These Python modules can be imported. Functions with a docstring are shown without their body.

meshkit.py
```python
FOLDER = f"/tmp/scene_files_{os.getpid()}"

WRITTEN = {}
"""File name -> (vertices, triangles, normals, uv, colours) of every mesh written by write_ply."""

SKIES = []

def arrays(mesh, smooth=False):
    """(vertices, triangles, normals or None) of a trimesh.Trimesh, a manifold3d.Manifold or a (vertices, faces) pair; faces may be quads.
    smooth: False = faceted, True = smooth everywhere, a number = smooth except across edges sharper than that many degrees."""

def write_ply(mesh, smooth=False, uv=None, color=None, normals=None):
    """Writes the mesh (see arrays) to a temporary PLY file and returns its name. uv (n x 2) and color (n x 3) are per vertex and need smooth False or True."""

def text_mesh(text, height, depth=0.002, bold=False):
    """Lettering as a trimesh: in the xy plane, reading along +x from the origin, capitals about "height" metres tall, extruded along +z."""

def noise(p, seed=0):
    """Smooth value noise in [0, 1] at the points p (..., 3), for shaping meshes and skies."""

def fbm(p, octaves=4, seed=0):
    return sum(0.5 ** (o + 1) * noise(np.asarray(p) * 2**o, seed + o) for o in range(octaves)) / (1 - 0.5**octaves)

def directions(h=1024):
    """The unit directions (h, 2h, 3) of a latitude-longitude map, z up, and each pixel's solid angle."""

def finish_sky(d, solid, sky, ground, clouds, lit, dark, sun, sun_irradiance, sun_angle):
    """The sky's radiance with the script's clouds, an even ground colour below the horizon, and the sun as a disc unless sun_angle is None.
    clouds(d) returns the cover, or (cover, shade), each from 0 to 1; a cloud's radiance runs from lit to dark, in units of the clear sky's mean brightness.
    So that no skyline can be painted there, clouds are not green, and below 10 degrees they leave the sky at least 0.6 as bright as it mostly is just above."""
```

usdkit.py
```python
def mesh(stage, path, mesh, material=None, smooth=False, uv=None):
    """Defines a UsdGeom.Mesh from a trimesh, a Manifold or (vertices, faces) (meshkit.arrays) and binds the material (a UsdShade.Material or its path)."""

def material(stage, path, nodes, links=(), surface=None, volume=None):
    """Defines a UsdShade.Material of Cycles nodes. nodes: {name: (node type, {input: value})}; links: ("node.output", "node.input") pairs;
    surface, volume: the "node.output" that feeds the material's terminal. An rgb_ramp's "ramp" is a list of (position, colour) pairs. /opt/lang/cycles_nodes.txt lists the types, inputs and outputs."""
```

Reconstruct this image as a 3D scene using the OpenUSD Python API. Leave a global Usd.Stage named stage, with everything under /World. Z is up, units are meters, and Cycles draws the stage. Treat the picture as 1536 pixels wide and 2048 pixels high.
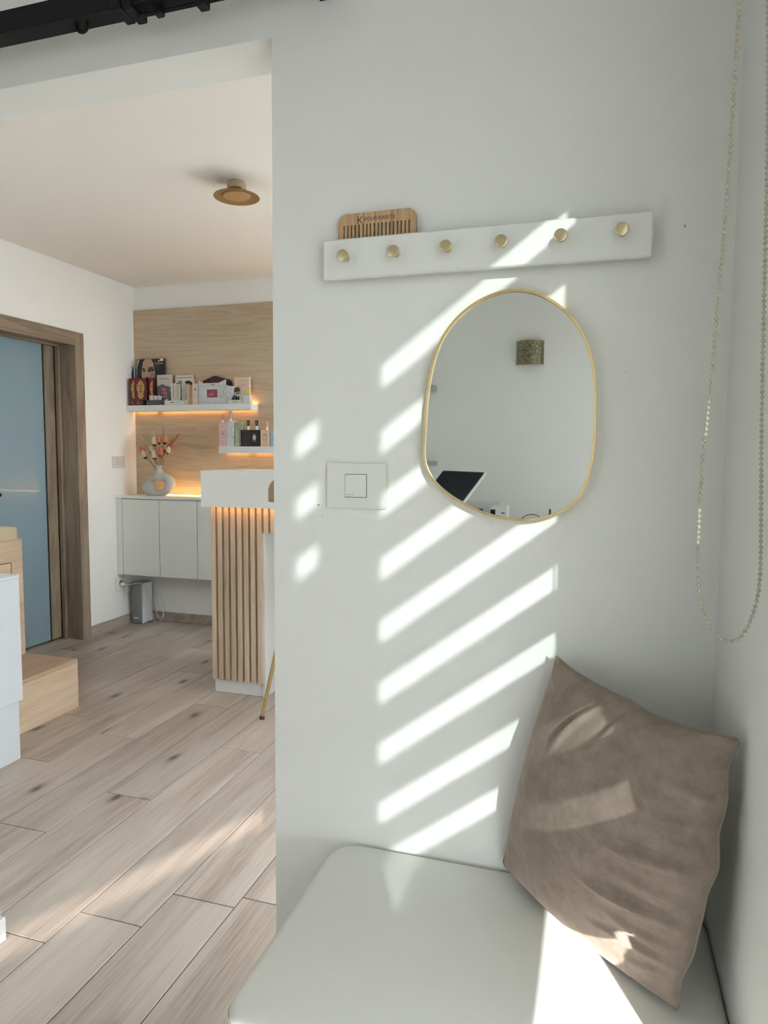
import math, random
import numpy as np, trimesh, manifold3d as m3, shapely, shapely.geometry as sg
from shapely import affinity
from scipy.interpolate import splprep, splev
import usdkit, meshkit
from pxr import Usd, UsdGeom, UsdLux, UsdShade, Gf, Sdf, Vt

stage = Usd.Stage.CreateInMemory()
UsdGeom.SetStageUpAxis(stage, 'Z'); UsdGeom.SetStageMetersPerUnit(stage, 1.0)
UsdGeom.Xform.Define(stage, '/World'); UsdGeom.Scope.Define(stage, '/World/Looks')

# ---------------------------------------------------------------- camera
F, YAW, PITCH, ROLL, H = 1370.64, .30010971, .08078851, .00756549, 1.27
_f = np.array([-math.sin(YAW)*math.cos(PITCH), math.cos(YAW)*math.cos(PITCH), -math.sin(PITCH)])
_r = np.array([math.cos(YAW), math.sin(YAW), 0]); _u = np.cross(_r, _f)
RT = math.cos(ROLL)*_r + math.sin(ROLL)*_u; UP = -math.sin(ROLL)*_r + math.cos(ROLL)*_u
CAM = np.array([0, 0, H])
cam = UsdGeom.Camera.Define(stage, '/World/camera')
m = np.eye(4); m[0, :3], m[1, :3], m[2, :3], m[3, :3] = RT, UP, -_f, CAM
cam.AddTransformOp().Set(Gf.Matrix4d(*m.ravel().tolist()))
cam.CreateHorizontalApertureAttr(36.0); cam.CreateVerticalApertureAttr(48.0)
cam.CreateFocalLengthAttr(36.0*F/1536); cam.CreateClippingRangeAttr(Gf.Vec2f(0.02, 1000))
cam.CreateExposureAttr(-0.30)

# ---------------------------------------------------------------- daylight
SUN = np.array([-1, 2.1, -.76]); SUN = SUN/np.linalg.norm(SUN)      # direction the sunlight travels
sun = UsdLux.DistantLight.Define(stage, '/World/sun')
za = -SUN; xa = np.cross([0, 0, 1], za); xa /= np.linalg.norm(xa); ya = np.cross(za, xa)
m = np.eye(4); m[0, :3], m[1, :3], m[2, :3] = xa, ya, za
sun.AddTransformOp().Set(Gf.Matrix4d(*m.ravel().tolist()))
sun.CreateIntensityAttr(7.0); sun.CreateNormalizeAttr(True); sun.CreateAngleAttr(.75); sun.CreateColorAttr(Gf.Vec3f(1.0, .985, .96))
dome = UsdLux.DomeLight.Define(stage, '/World/sky')
dome.CreateIntensityAttr(3.3); dome.CreateColorAttr(Gf.Vec3f(.86, .94, 1.0))

# ---------------------------------------------------------------- helpers
ORIG, USED = {'/World': np.zeros(3)}, {}

def numbered(parent, name):
    k = USED.get((parent, name), 0); USED[(parent, name)] = k + 1
    return name if k == 0 else f'{name}_{k:03d}'

def tag(p, label=None, cat=None, group=None, kind=None):
    for k, v in (('label', label), ('category', cat), ('group', group), ('kind', kind)):
        if v: p.SetCustomDataByKey(k, v)
    return p

def thing(name, base, label, cat, group=None, kind=None):
    path = '/World/' + numbered('/World', name)
    x = UsdGeom.Xform.Define(stage, path); x.AddTranslateOp().Set(Gf.Vec3d(*map(float, base)))
    ORIG[path] = np.array(base, float)
    tag(x.GetPrim(), label, cat, group, kind)
    return path

def join(*ms):
    out = []
    for q in ms:
        if isinstance(q, (list, tuple)): out += [join(*q)]
        elif hasattr(q, 'to_mesh'):
            a = q.to_mesh(); out.append(trimesh.Trimesh(a.vert_properties[:, :3], a.tri_verts, process=False))
        else: out.append(q)
    return out[0] if len(out) == 1 else trimesh.util.concatenate(out)

def obj(name, mesh, mat, parent='/World', smooth=30, label=None, cat=None, group=None, kind=None):
    path = parent + '/' + numbered(parent, name)
    mesh = join(mesh).copy(); o = ORIG[parent]; ORIG[path] = o
    mesh.vertices = mesh.vertices - o
    p = usdkit.mesh(stage, path, mesh, mat, smooth=smooth)
    tag(p.GetPrim(), label, cat, group, kind)
    return path

def pt(px, py, ax, v):
    """The point where the line of sight through a place in the photograph meets the plane axis = v (a wall, a shelf front, the floor)."""
    d = _f + RT*(px-768)/F - UP*(py-1024)/F
    return CAM + d*((v-CAM[ax])/d[ax])

def box(x0, x1, y0, y1, z0, z1, c=.0015):
    """A box with chamfered edges."""
    lo, hi = np.minimum([x0, y0, z0], [x1, y1, z1]), np.maximum([x0, y0, z0], [x1, y1, z1])
    c = min(c, .45*(hi-lo).min())
    if c <= 0:
        b = trimesh.creation.box(hi-lo); b.apply_translation((lo+hi)/2); return b
    v = []
    for i in range(8):
        s = [(i >> k) & 1 for k in range(3)]
        for k in range(3):
            q = [hi[j] - c if s[j] else lo[j] + c for j in range(3)]
            q[k] = hi[k] if s[k] else lo[k]
            v.append(q)
    return trimesh.convex.convex_hull(np.array(v))

def extrude(poly, a0, a1, axis):
    """A shapely shape extruded along an axis: axis 'y' reads (x, z), axis 'x' reads (y, z), axis 'z' reads (x, y)."""
    ms = []
    for g in getattr(poly, 'geoms', [poly]):
        if g.is_empty: continue
        e = trimesh.creation.extrude_polygon(g, abs(a1-a0), engine='earcut'); v = np.array(e.vertices)
        w = v[:, 2] + min(a0, a1)
        if axis == 'y': e.vertices = np.stack([v[:, 0], w, v[:, 1]], 1); e.invert()
        elif axis == 'x': e.vertices = np.stack([w, v[:, 0], v[:, 1]], 1)
        else: e.vertices = np.stack([v[:, 0], v[:, 1], w], 1)
        ms.append(e)
    return join(*ms)

def rr(x0, x1, y0, y1, r, n=6):
    return sg.box(x0+r, y0+r, x1-r, y1-r).buffer(r, quad_segs=n)

def tube(pts, rad, sides=8, closed=False):
    p = np.asarray(pts, float); n = len(p)
    rad = np.broadcast_to(rad, (n,))
    t = (np.roll(p, -1, 0) - np.roll(p, 1, 0)) if closed else np.gradient(p, axis=0)
    t = t/(np.linalg.norm(t, axis=1, keepdims=True)+1e-12)
    a = np.cross(t[0], [0, 0, 1.0] if abs(t[0][2]) < .9 else [1.0, 0, 0]); A = []
    for i in range(n):
        a = a - t[i]*(a @ t[i]); a /= np.linalg.norm(a); A.append(a)
    A = np.array(A); B = np.cross(t, A); g = np.arange(sides)*2*np.pi/sides
    v = p[:, None] + rad[:, None, None]*(np.cos(g)[None, :, None]*A[:, None] + np.sin(g)[None, :, None]*B[:, None])
    v = v.reshape(-1, 3); f = []
    for i in range(n if closed else n-1):
        k = (i+1) % n
        for j in range(sides):
            j2 = (j+1) % sides
            f += [[i*sides+j, i*sides+j2, k*sides+j2], [i*sides+j, k*sides+j2, k*sides+j]]
    if not closed:
        v = np.vstack([v, p[0], p[-1]]); c0, c1 = n*sides, n*sides+1
        for j in range(sides):
            j2 = (j+1) % sides
            f += [[c0, j2, j], [c1, (n-1)*sides+j, (n-1)*sides+j2]]
    q = trimesh.Trimesh(v, f, process=False)
    if q.volume < 0: q.invert()
    return q

def curve(ctrl, n=40):
    c = np.array(ctrl, float).T
    tck, _ = splprep(c, s=0, k=min(3, c.shape[1]-1))
    return np.array(splev(np.linspace(0, 1, n), tck)).T

def lathe(prof, center, axis='z', seg=32, mod=None):
    """prof: (radius, height) pairs, from one pole to the other."""
    prof = np.array(prof, float); g = np.arange(seg)*2*np.pi/seg; v = []
    for r, h in prof:
        k = 1 if mod is None else mod(g, h)
        v.append(np.stack([r*k*np.cos(g), r*k*np.sin(g), np.full(seg, h)], 1))
    n = len(prof); v = np.vstack(v); f = []
    for i in range(n-1):
        for j in range(seg):
            j2 = (j+1) % seg
            f += [[i*seg+j, i*seg+j2, (i+1)*seg+j2], [i*seg+j, (i+1)*seg+j2, (i+1)*seg+j]]
    v = np.vstack([v, [0, 0, prof[0][1]], [0, 0, prof[-1][1]]])
    for j in range(seg):
        j2 = (j+1) % seg
        f += [[n*seg, j2, j], [n*seg+1, (n-1)*seg+j, (n-1)*seg+j2]]
    if axis == 'y': v = np.stack([v[:, 0], v[:, 2], -v[:, 1]], 1)
    elif axis == 'x': v = np.stack([v[:, 2], v[:, 0], v[:, 1]], 1)
    q = trimesh.Trimesh(v + np.array(center), f, process=False)
    if q.volume < 0: q.invert()
    return q

def pad(x0, x1, y0, y1, z0, z1, rc, rt, dome=0, n=6, steps=14):
    """An upholstered pad: rounded corners, rounded upper edge, a slightly domed top."""
    pts = []
    outer = rr(x0, x1, y0, y1, rc, 10)
    rings = [(0, z0), (0, z1-rt)] + [(rt*(1-math.cos(a)), z1-rt+rt*math.sin(a)) for a in np.linspace(0, math.pi/2, n+1)[1:]]
    hw = min(x1-x0, y1-y0)/2 - rc*.2
    m0 = rt
    for k in range(1, steps): rings.append((m0 + (hw-m0)*.96*k/steps, z1 + dome*(1-(1-k/steps)**2)))
    ring0 = np.array(outer.exterior.coords)[:-1]
    d = np.r_[0, np.cumsum(np.linalg.norm(np.diff(np.vstack([ring0, ring0[:1]]), axis=0), axis=1))]
    N = 160; s = np.linspace(0, d[-1], N, endpoint=False); R0 = np.vstack([ring0, ring0[:1]])
    base = np.stack([np.interp(s, d, R0[:, 0]), np.interp(s, d, R0[:, 1])], 1)
    cx, cy = (x0+x1)/2, (y0+y1)/2
    for ins, z in rings:
        sx, sy = ((x1-x0)/2-ins)/((x1-x0)/2), ((y1-y0)/2-ins)/((y1-y0)/2)
        b = np.stack([cx+(base[:, 0]-cx)*sx, cy+(base[:, 1]-cy)*sy, np.full(N, z)], 1); pts.append(b)
    v = np.vstack(pts); f = []
    for i in range(len(rings)-1):
        for j in range(N):
            j2 = (j+1) % N
            f += [[i*N+j, i*N+j2, (i+1)*N+j2], [i*N+j, (i+1)*N+j2, (i+1)*N+j]]
    v = np.vstack([v, [cx, cy, z0], [cx, cy, rings[-1][1]]]); L = (len(rings)-1)*N
    for j in range(N):
        j2 = (j+1) % N
        f += [[len(v)-2, j2, j], [len(v)-1, L+j, L+j2]]
    return trimesh.Trimesh(v, f, process=False)

def text(s, h, origin, axis='y', depth=.0004, bold=False, width=None):
    """Flat lettering. axis 'y': read from -Y, along +X. axis 'x': read from +X, along +Y."""
    t = meshkit.text_mesh(s, h, depth, bold); v = np.array(t.vertices)
    if width: v[:, 0] *= width/(v[:, 0].max()-v[:, 0].min())
    o = np.array(origin, float)
    if axis == 'y': w = np.stack([v[:, 0], -v[:, 2], v[:, 1]], 1)
    else: w = np.stack([v[:, 2], v[:, 0], v[:, 1]], 1)
    return trimesh.Trimesh(w+o, t.faces, process=False)

# ---------------------------------------------------------------- materials
LK = '/World/Looks/'
def lin(r, g, b): return tuple(((c/255)/12.92 if c/255 <= .04045 else ((c/255+.055)/1.055)**2.4) for c in (r, g, b))

def plain(name, col, rough=.5, metal=0, spec=.5, bump=0, bscale=60, coat=0, sheen=0, emit=0, ecol=None, tint=0):
    n = {'p': ('principled_bsdf', {'base_color': col, 'roughness': rough, 'metallic': metal, 'specular_ior_level': spec})}
    l = []
    if coat: n['p'][1].update(coat_weight=coat, coat_roughness=.05)
    if sheen: n['p'][1].update(sheen_weight=sheen, sheen_roughness=.35, sheen_tint=(.9, .85, .8))
    if emit: n['p'][1].update(emission_color=ecol or col, emission_strength=emit)
    if bump or tint:
        n['g'] = ('geometry', {}); n['n'] = ('noise_texture', {'scale': bscale, 'detail': 4})
        l += [('g.position', 'n.vector')]
    if bump:
        n['b'] = ('bump', {'strength': bump, 'distance': .002}); l += [('n.fac', 'b.height'), ('b.normal', 'p.normal')]
    if tint:
        n['r'] = ('rgb_ramp', {'ramp': [(.3, tuple(c*(1-tint) for c in col)), (.7, tuple(min(1, c*(1+tint*.6)) for c in col))]})
        l += [('n.fac', 'r.fac'), ('r.color', 'p.base_color')]
    return usdkit.material(stage, LK+name, n, l, surface='p.BSDF')

def wood(name, dark, mid, light, grain='y', rough=.45, knots=0, ring=1.0, fine=1.0, scale=1.0, bump=.25):
    """Procedural timber whose grain runs along one axis; every object gets a different piece of the log."""
    k = 'xyz'.index(grain)
    def sc(across, along): s = [across*scale]*3; s[k] = along*scale; return tuple(s)
    n = {'g': ('geometry', {}), 'oi': ('object_info', {}),
         'r1': ('math', {'math_type': 'multiply', 'value2': 37.0}), 'r2': ('math', {'math_type': 'multiply', 'value2': 71.0}),
         'c': ('combine_xyz', {'z': 0.0}), 'a': ('vector_math', {'math_type': 'add'}),
         'm1': ('mapping', {'scale': sc(9, .75)}), 'n1': ('noise_texture', {'scale': 1.0, 'detail': 3, 'distortion': .6}),
         'k1': ('math', {'math_type': 'multiply', 'value2': 26.0*ring}), 's1': ('math', {'math_type': 'sine'}),
         'h1': ('map_range', {'from_min': -1, 'from_max': 1, 'to_min': 0, 'to_max': 1}),
         'm2': ('mapping', {'scale': sc(150, 5)}), 'n2': ('noise_texture', {'scale': 1.0, 'detail': 4, 'roughness': .65}),
         'm3': ('mapping', {'scale': sc(3.2, .7)}), 'n3': ('noise_texture', {'scale': 1.0, 'detail': 2}),
         'w1': ('math', {'math_type': 'multiply', 'value2': .16}), 'w2': ('math', {'math_type': 'multiply_add', 'value2': .55*fine}),
         'w3': ('math', {'math_type': 'multiply_add', 'value2': .55}),
         'r': ('rgb_ramp', {'ramp': [(.38, dark), (.56, mid), (.78, light)]}),
         'b': ('bump', {'strength': bump, 'distance': .0008}),
         'p': ('principled_bsdf', {'roughness': rough, 'specular_ior_level': .4})}
    l = [('oi.random', 'r1.value1'), ('oi.random', 'r2.value1'), ('r1.value', 'c.x'), ('r2.value', 'c.y'),
         ('g.position', 'a.vector1'), ('c.vector', 'a.vector2')]
    for i in '123': l += [('a.vector', f'm{i}.vector'), (f'm{i}.vector', f'n{i}.vector')]
    l += [('n1.fac', 'k1.value1'), ('k1.value', 's1.value1'), ('s1.value', 'h1.value'), ('h1.result', 'w1.value1'),
          ('n2.fac', 'w2.value1'), ('w1.value', 'w2.value3'), ('n3.fac', 'w3.value1'), ('w2.value', 'w3.value3'),
          ('w3.value', 'r.fac'), ('n2.fac', 'b.height'), ('b.normal', 'p.normal')]
    last = 'r.color'
    if knots:
        n.update({'m4': ('mapping', {'scale': sc(5.2*knots, 2.3*knots)}), 'v': ('voronoi_texture', {'dimensions': '2D', 'scale': 1.0}),
                  'n4': ('noise_texture', {'scale': 1.0, 'detail': 3}), 'm5': ('mapping', {'scale': sc(40, 14)}),
                  'd': ('math', {'math_type': 'multiply_add', 'value2': .11}),
                  'q': ('rgb_ramp', {'ramp': [(.075, (.95, .95, .95)), (.11, (.55, .55, .55)), (.16, (.12, .12, .12)), (.24, (0, 0, 0))]}),
                  'sep': ('separate_color', {}), 'gt': ('math', {'math_type': 'greater_than', 'value2': .62}), 'gc': ('combine_color', {}), 'qm': ('mix', {'mix_type': 'multiply', 'fac': 1.0}), 'x': ('mix', {'color2': tuple(c*.28 for c in dark)})})
        l += [('a.vector', 'm4.vector'), ('m4.vector', 'v.vector'), ('a.vector', 'm5.vector'), ('m5.vector', 'n4.vector'),
              ('n4.fac', 'd.value1'), ('v.distance', 'd.value3'), ('d.value', 'q.fac'), ('v.color', 'sep.color'), ('sep.r', 'gt.value1'), ('q.color', 'qm.color1'), ('gt.value', 'gc.r'), ('gt.value', 'gc.g'), ('gt.value', 'gc.b'), ('gc.color', 'qm.color2'), ('qm.color', 'x.fac'), ('r.color', 'x.color1')]
        last = 'x.color'
    l.append((last, 'p.base_color'))
    return usdkit.material(stage, LK+name, n, l, surface='p.BSDF')

def pane(name, tint=(1, 1, 1)):
    return usdkit.material(stage, LK+name, {'t': ('transparent_bsdf', {'color': tint}), 'g': ('glossy_bsdf', {'roughness': .0, 'color': (1, 1, 1)}), 'm': ('mix_closure', {'fac': .07})},
                           [('t.BSDF', 'm.closure1'), ('g.BSDF', 'm.closure2')], surface='m.closure')

def fabric(name, col, through, glow):
    """Blind cloth: a share of the light passes straight through, a share is scattered through, the rest comes back."""
    return usdkit.material(stage, LK+name, {'d': ('diffuse_bsdf', {'color': col}), 'l': ('translucent_bsdf', {'color': col}), 't': ('transparent_bsdf', {'color': (.88, 1, 1)}),
                           'm': ('mix_closure', {'fac': glow}), 'n': ('mix_closure', {'fac': through})},
                           [('d.BSDF', 'm.closure1'), ('l.BSDF', 'm.closure2'), ('m.closure', 'n.closure1'), ('t.BSDF', 'n.closure2')], surface='n.closure')

PAINT = plain('wall_paint', (.80, .80, .77), .75, spec=.25, bump=.12, bscale=90)
PAINT_BACK = plain('back_wall_paint', (.82, .81, .785), .75, spec=.25, bump=.1, bscale=90)
CEIL = plain('ceiling_paint', (.78, .75, .70), .8, spec=.2)
WHITE = plain('white_lacquer', (.70, .705, .685), .4)
CABW = plain('cabinet_white', (.74, .745, .70), .4)
PLASTIC = plain('plate_plastic', (.74, .745, .69), .35)
LEATHER = plain('bench_leatherette', (.74, .73, .69), .5, spec=.45, bump=.08, bscale=420)
BLACK = plain('black_metal', (.006, .0065, .008), .5, spec=.2)
DARK = plain('dark_gap', (.02, .018, .016), .8)
GOLD = plain('brushed_gold', (.78, .60, .30), .26, metal=1)
BRASS = plain('satin_brass', (.58, .49, .31), .30, metal=1)
BRASSD = plain('lamp_brass', (.30, .20, .085), .45, metal=.7)
DIFFUSER = plain('lamp_diffuser', (.40, .225, .095), .5)
MIRROR = plain('mirror_glass', (.82, .86, .85), .015, metal=1)
GLASS = pane('window_glass', (.97, .98, .97))
DOORGLASS = plain('frosted_door_glass', (.235, .335, .395), .25, spec=.5, coat=.3)
OAK = [wood(f'floor_oak_{c}', tuple(a*k for a in (.305, .242, .20)), tuple(a*k for a in (.44, .37, .32)), tuple(a*k for a in (.545, .475, .425)), 'y', .42, knots=.85, ring=.8) for c, k in zip('abcd', (1.0, 1.06, .93, 1.03))]
SUBFLOOR = plain('floor_joint', (.045, .032, .024), .9)
OAKBASE = wood('baseboard_oak', (.25, .20, .16), (.38, .32, .27), (.46, .40, .35), 'y', .5)
OAKLIGHT = wood('light_oak_decor', (.44, .30, .20), (.60, .44, .31), (.70, .54, .40), 'y', .45, ring=.8)
PANELOAK = wood('panel_oak_decor', (.36, .275, .185), (.445, .345, .24), (.52, .415, .30), 'x', .5, ring=1.2, scale=1.5)
RUSTIC = wood('rustic_oak_frame', (.15, .108, .072), (.235, .175, .122), (.32, .25, .18), 'z', .55, ring=1.3)
RUSTICY = wood('rustic_oak_frame_across', (.15, .108, .072), (.235, .175, .122), (.32, .25, .18), 'y', .55, ring=1.3)
SLAT = wood('slat_oak', (.34, .25, .17), (.50, .385, .28), (.60, .48, .36), 'z', .5, ring=.8)
SLATBACK = wood('slat_backing', (.40, .30, .21), (.52, .40, .29), (.60, .48, .36), 'z', .6, ring=.8)
VELVET = usdkit.material(stage, LK+'taupe_velvet', {
    'g': ('geometry', {}), 'n': ('noise_texture', {'scale': 26, 'detail': 8, 'roughness': .75, 'distortion': .25}), 'n2': ('noise_texture', {'scale': 900, 'detail': 3}),
    'r': ('rgb_ramp', {'ramp': [(.3, (.205, .155, .124)), (.7, (.345, .275, .226))]}), 'b': ('bump', {'strength': .35, 'distance': .0012}),
    'p': ('principled_bsdf', {'roughness': .75, 'specular_ior_level': .25, 'sheen_weight': .55, 'sheen_roughness': .3, 'sheen_tint': (1.0, .80, .68)})},
    [('g.position', 'n.vector'), ('g.position', 'n2.vector'), ('n.fac', 'r.fac'), ('r.color', 'p.base_color'), ('n2.fac', 'b.height'), ('b.normal', 'p.normal')], surface='p.BSDF')
SEAM = plain('pillow_seam', (.25, .215, .175), .8)
LED = plain('led_strip', (1, .8, .5), .5, emit=17, ecol=(1.0, .50, .16))
LEDU = plain('led_strip_up', (1, .8, .5), .5, emit=48, ecol=(1.0, .50, .16))
LED2 = plain('led_profile', (1, .8, .5), .5, emit=40, ecol=(1.0, .56, .20))
SHEER = fabric('blind_sheer', (.85, .85, .82), .145, .5)
SHADE = fabric('shade_cloth', (.82, .86, .89), .0, .24)
OPAQUE = fabric('blind_opaque', (.82, .82, .80), .0, .32)
BEAD = plain('chain_bead', (.44, .39, .31), .6)
PAVING = plain('paving', (.22, .22, .22), .9)
CERAMIC = plain('matte_ceramic', (.46, .445, .40), .75, spec=.25)
GREYMETAL = plain('grey_metal', (.22, .23, .23), .45)

# ================================================================ THE ROOM
XL, XR, YF, YFB, YB, YR, ZC = -3.345, .199, 1.24, 1.353, 4.45, -2.3, 2.513
XJ, XE, ZH = -1.478, -.614, 1.992        # passage: left jamb, right edge, height
XS = -2.75                              # side wall of the front room

ZH = float(pt(543, 75, 1, YF)[2])
# floor of separate boards, joints read from the photograph
fl = thing('floor', (0, 0, 0), 'greige knotty oak plank floor running through both rooms', 'floor', kind='structure')
obj('underlay', box(XL-.25, XR, YR-.1, YB+.1, -.05, -.0045, 0), SUBFLOOR, fl, smooth=False)
rng = random.Random(7)
PW, LINE, LEN = .1991, -.9377, 1.205
known = {1: 1.630, 2: 1.484, 3: 1.356, 4: 2.073, 5: 1.780, 6: 2.519, 7: 2.212, 8: 2.660, 9: 3.630, 10: 4.185, 11: 3.853, 12: 3.570}
for k in range(-5, 14):
    x1 = LINE - PW*(k-1); x0 = x1 - PW
    x1 = min(x1, XR-.004); x0 = max(x0, XL-.2)
    if x1-x0 < .01: continue
    y = known.get(k, rng.uniform(1, 2.2))
    while y > YR: y -= LEN
    while y < YB-.02:
        a, b = max(y, YR+.002), min(y+LEN, YB-.012)
        if b-a > .02: obj('plank', box(x0+.0018, x1-.0018, a+.0015, b-.0015, -.0045, 0, .0008), OAK[rng.randrange(4)], fl, smooth=False)
        y += LEN

# front wall with the passage cut out (its left part, the header and the part that carries the mirror)
wf = sg.box(XS-.1, 0, XR+.1, ZC+.02).difference(sg.box(XJ, -1, XE, ZH))
wall_front = obj('wall_front', extrude(wf, YF, YFB, 'y'), PAINT, smooth=False, label='off-white painted wall with the passage opening and sun stripes', cat='wall', kind='structure')
for px, py, w, h in ((637, 1010, .004, .003), (645, 1031, .002, .002), (1370, 452, .003, .004), (1252, 745, .004, .001)):
    q = pt(px, py, 1, YF); sc = trimesh.creation.icosphere(2, 1.0); sc.vertices = sc.vertices*[w/2, .0006, h/2]+[q[0], YF, q[2]]
    obj('scuff', sc, plain(f'scuff_{px}', (.30, .26, .22), .9), wall_front)
obj('wall_left', join(box(XL-.3, XL, YFB, 2.9, 0, ZC, 0), box(XL-.3, XL, 3.8305, YB+.1, 0, ZC, 0), box(XL-.3, XL, 2.9, 3.8305, 2.0305, ZC, 0)), PAINT_BACK, smooth=False,
    label='white wall of the back room holding the sliding door', cat='wall', kind='structure')
obj('wall_back', box(XL-.3, XR+.2, YB, YB+.1, 0, ZC, 0), PAINT_BACK, smooth=False, label='white far wall behind the oak panel and sideboard', cat='wall', kind='structure')
# right wall: a thin shopfront wall with its window openings (in y, z)
sl = lambda y: 1.217 + (-1.997-y)*.1718
wr = sg.box(YR, 0, YB, ZC)
for hole in (sg.box(-.081, .45, .692, 1.98), sg.box(-.449, 1.55, -.27, 1.98), sg.box(2.9, .20, 4.40, 2.4), sg.box(1.5, .15, 2.3, 1.25),
             sg.box(-2.24, .15, -.47, 2.3)):
    wr = wr.difference(hole)
obj('wall_right', extrude(wr, XR, XR+.04, 'x'), PAINT, smooth=False, label='off-white side wall behind the hanging bead chain', cat='wall', kind='structure')
wb = sg.box(XS-.1, 0, XR+.04, ZC).difference(sg.box(-2.7, .1, -1.6, 2.3))
obj('wall_rear', extrude(wb, YR-.1, YR, 'y'), PAINT, smooth=False, label='plain wall seen in the mirror carrying the small sconce', cat='wall', kind='structure')
obj('wall_side', box(XS-.1, XS, YR, YF, 0, ZC, 0), plain('end_wall_paint', (.76, .76, .75), .8), smooth=False, label='pale end wall of the front room', cat='wall', kind='structure')
obj('ceiling', box(XL-.3, XR+.04, YFB, YB+.1, ZC, ZC+.1, 0), CEIL, smooth=False, label='white ceiling of the back room carrying the brass lamp', cat='ceiling', kind='structure')
obj('ceiling', box(XS-.1, XR+.04, YR-.1, YF, ZC, ZC+.1, 0), CEIL, smooth=False, label='white ceiling of the front room above the bench', cat='ceiling', kind='structure')
obj('ground', box(-30, 30, -30, 30, -.35, -.15, 0), PAVING, smooth=False, label='grey paving outside the shop windows', cat='ground', kind='structure')
obj('neighbour_building', box(-14, 3.0, -12, -10, -.15, 7, 0), plain('facade_render', (.50, .49, .47), .85), smooth=False, label='plain rendered building across the street', cat='building', kind='structure')
obj('window_5', box(-2.7, -1.6, YR-.052, YR-.048, .1, 2.3, 0), GLASS, smooth=False, label='tall shopfront pane in the rear wall', cat='window', kind='structure')
obj('window_6', box(XR+.018, XR+.022, 1.5, 2.3, .15, 1.25, 0), GLASS, smooth=False, label='low pane in the front part of the back room', cat='window', kind='structure')
obj('window_1', box(XR+.018, XR+.022, -.081, .692, .45, 1.98, 0), GLASS, smooth=False, label='clear pane behind the banded blind beside the bench', cat='window', kind='structure')
obj('window_2', box(XR+.018, XR+.022, -.449, -.27, 1.55, 1.98, 0), GLASS, smooth=False, label='slim high pane next to the banded blind', cat='window', kind='structure')
obj('window_3', box(XR+.018, XR+.022, 2.9, 4.40, .20, 2.4, 0), GLASS, smooth=False, label='large pane lighting the back room', cat='window', kind='structure')
obj('window_4', box(XR+.018, XR+.022, -2.24, -.47, .15, 2.3, 0), pane('tinted_glass', (.85, .80, .76)), smooth=False, label='tall shopfront pane behind the two-part shade', cat='window', kind='structure')
sh = thing('window_shade', (XR, -1.35, .15), 'white translucent two-part shade with a narrow slanted gap', 'window shade')
G2 = .010
def quad(a): return trimesh.Trimesh([(XR+.004, y, z) for y, z in a], [[0, 1, 2], [0, 2, 3]]+([[0, 3, 4], [0, 4, 5]] if len(a) > 4 else []), process=False)
obj('upper_shade', quad([(-2.25, sl(-2.25)+G2), (-.458, sl(-.458)+G2), (-.458, 2.31), (-2.25, 2.31)]), SHADE, sh, smooth=False)
obj('lower_shade', quad([(-2.25, .14), (-.458, .14), (-.458, sl(-.458)-G2), (-2.25, sl(-2.25)-G2)]), SHADE, sh, smooth=False)
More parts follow.
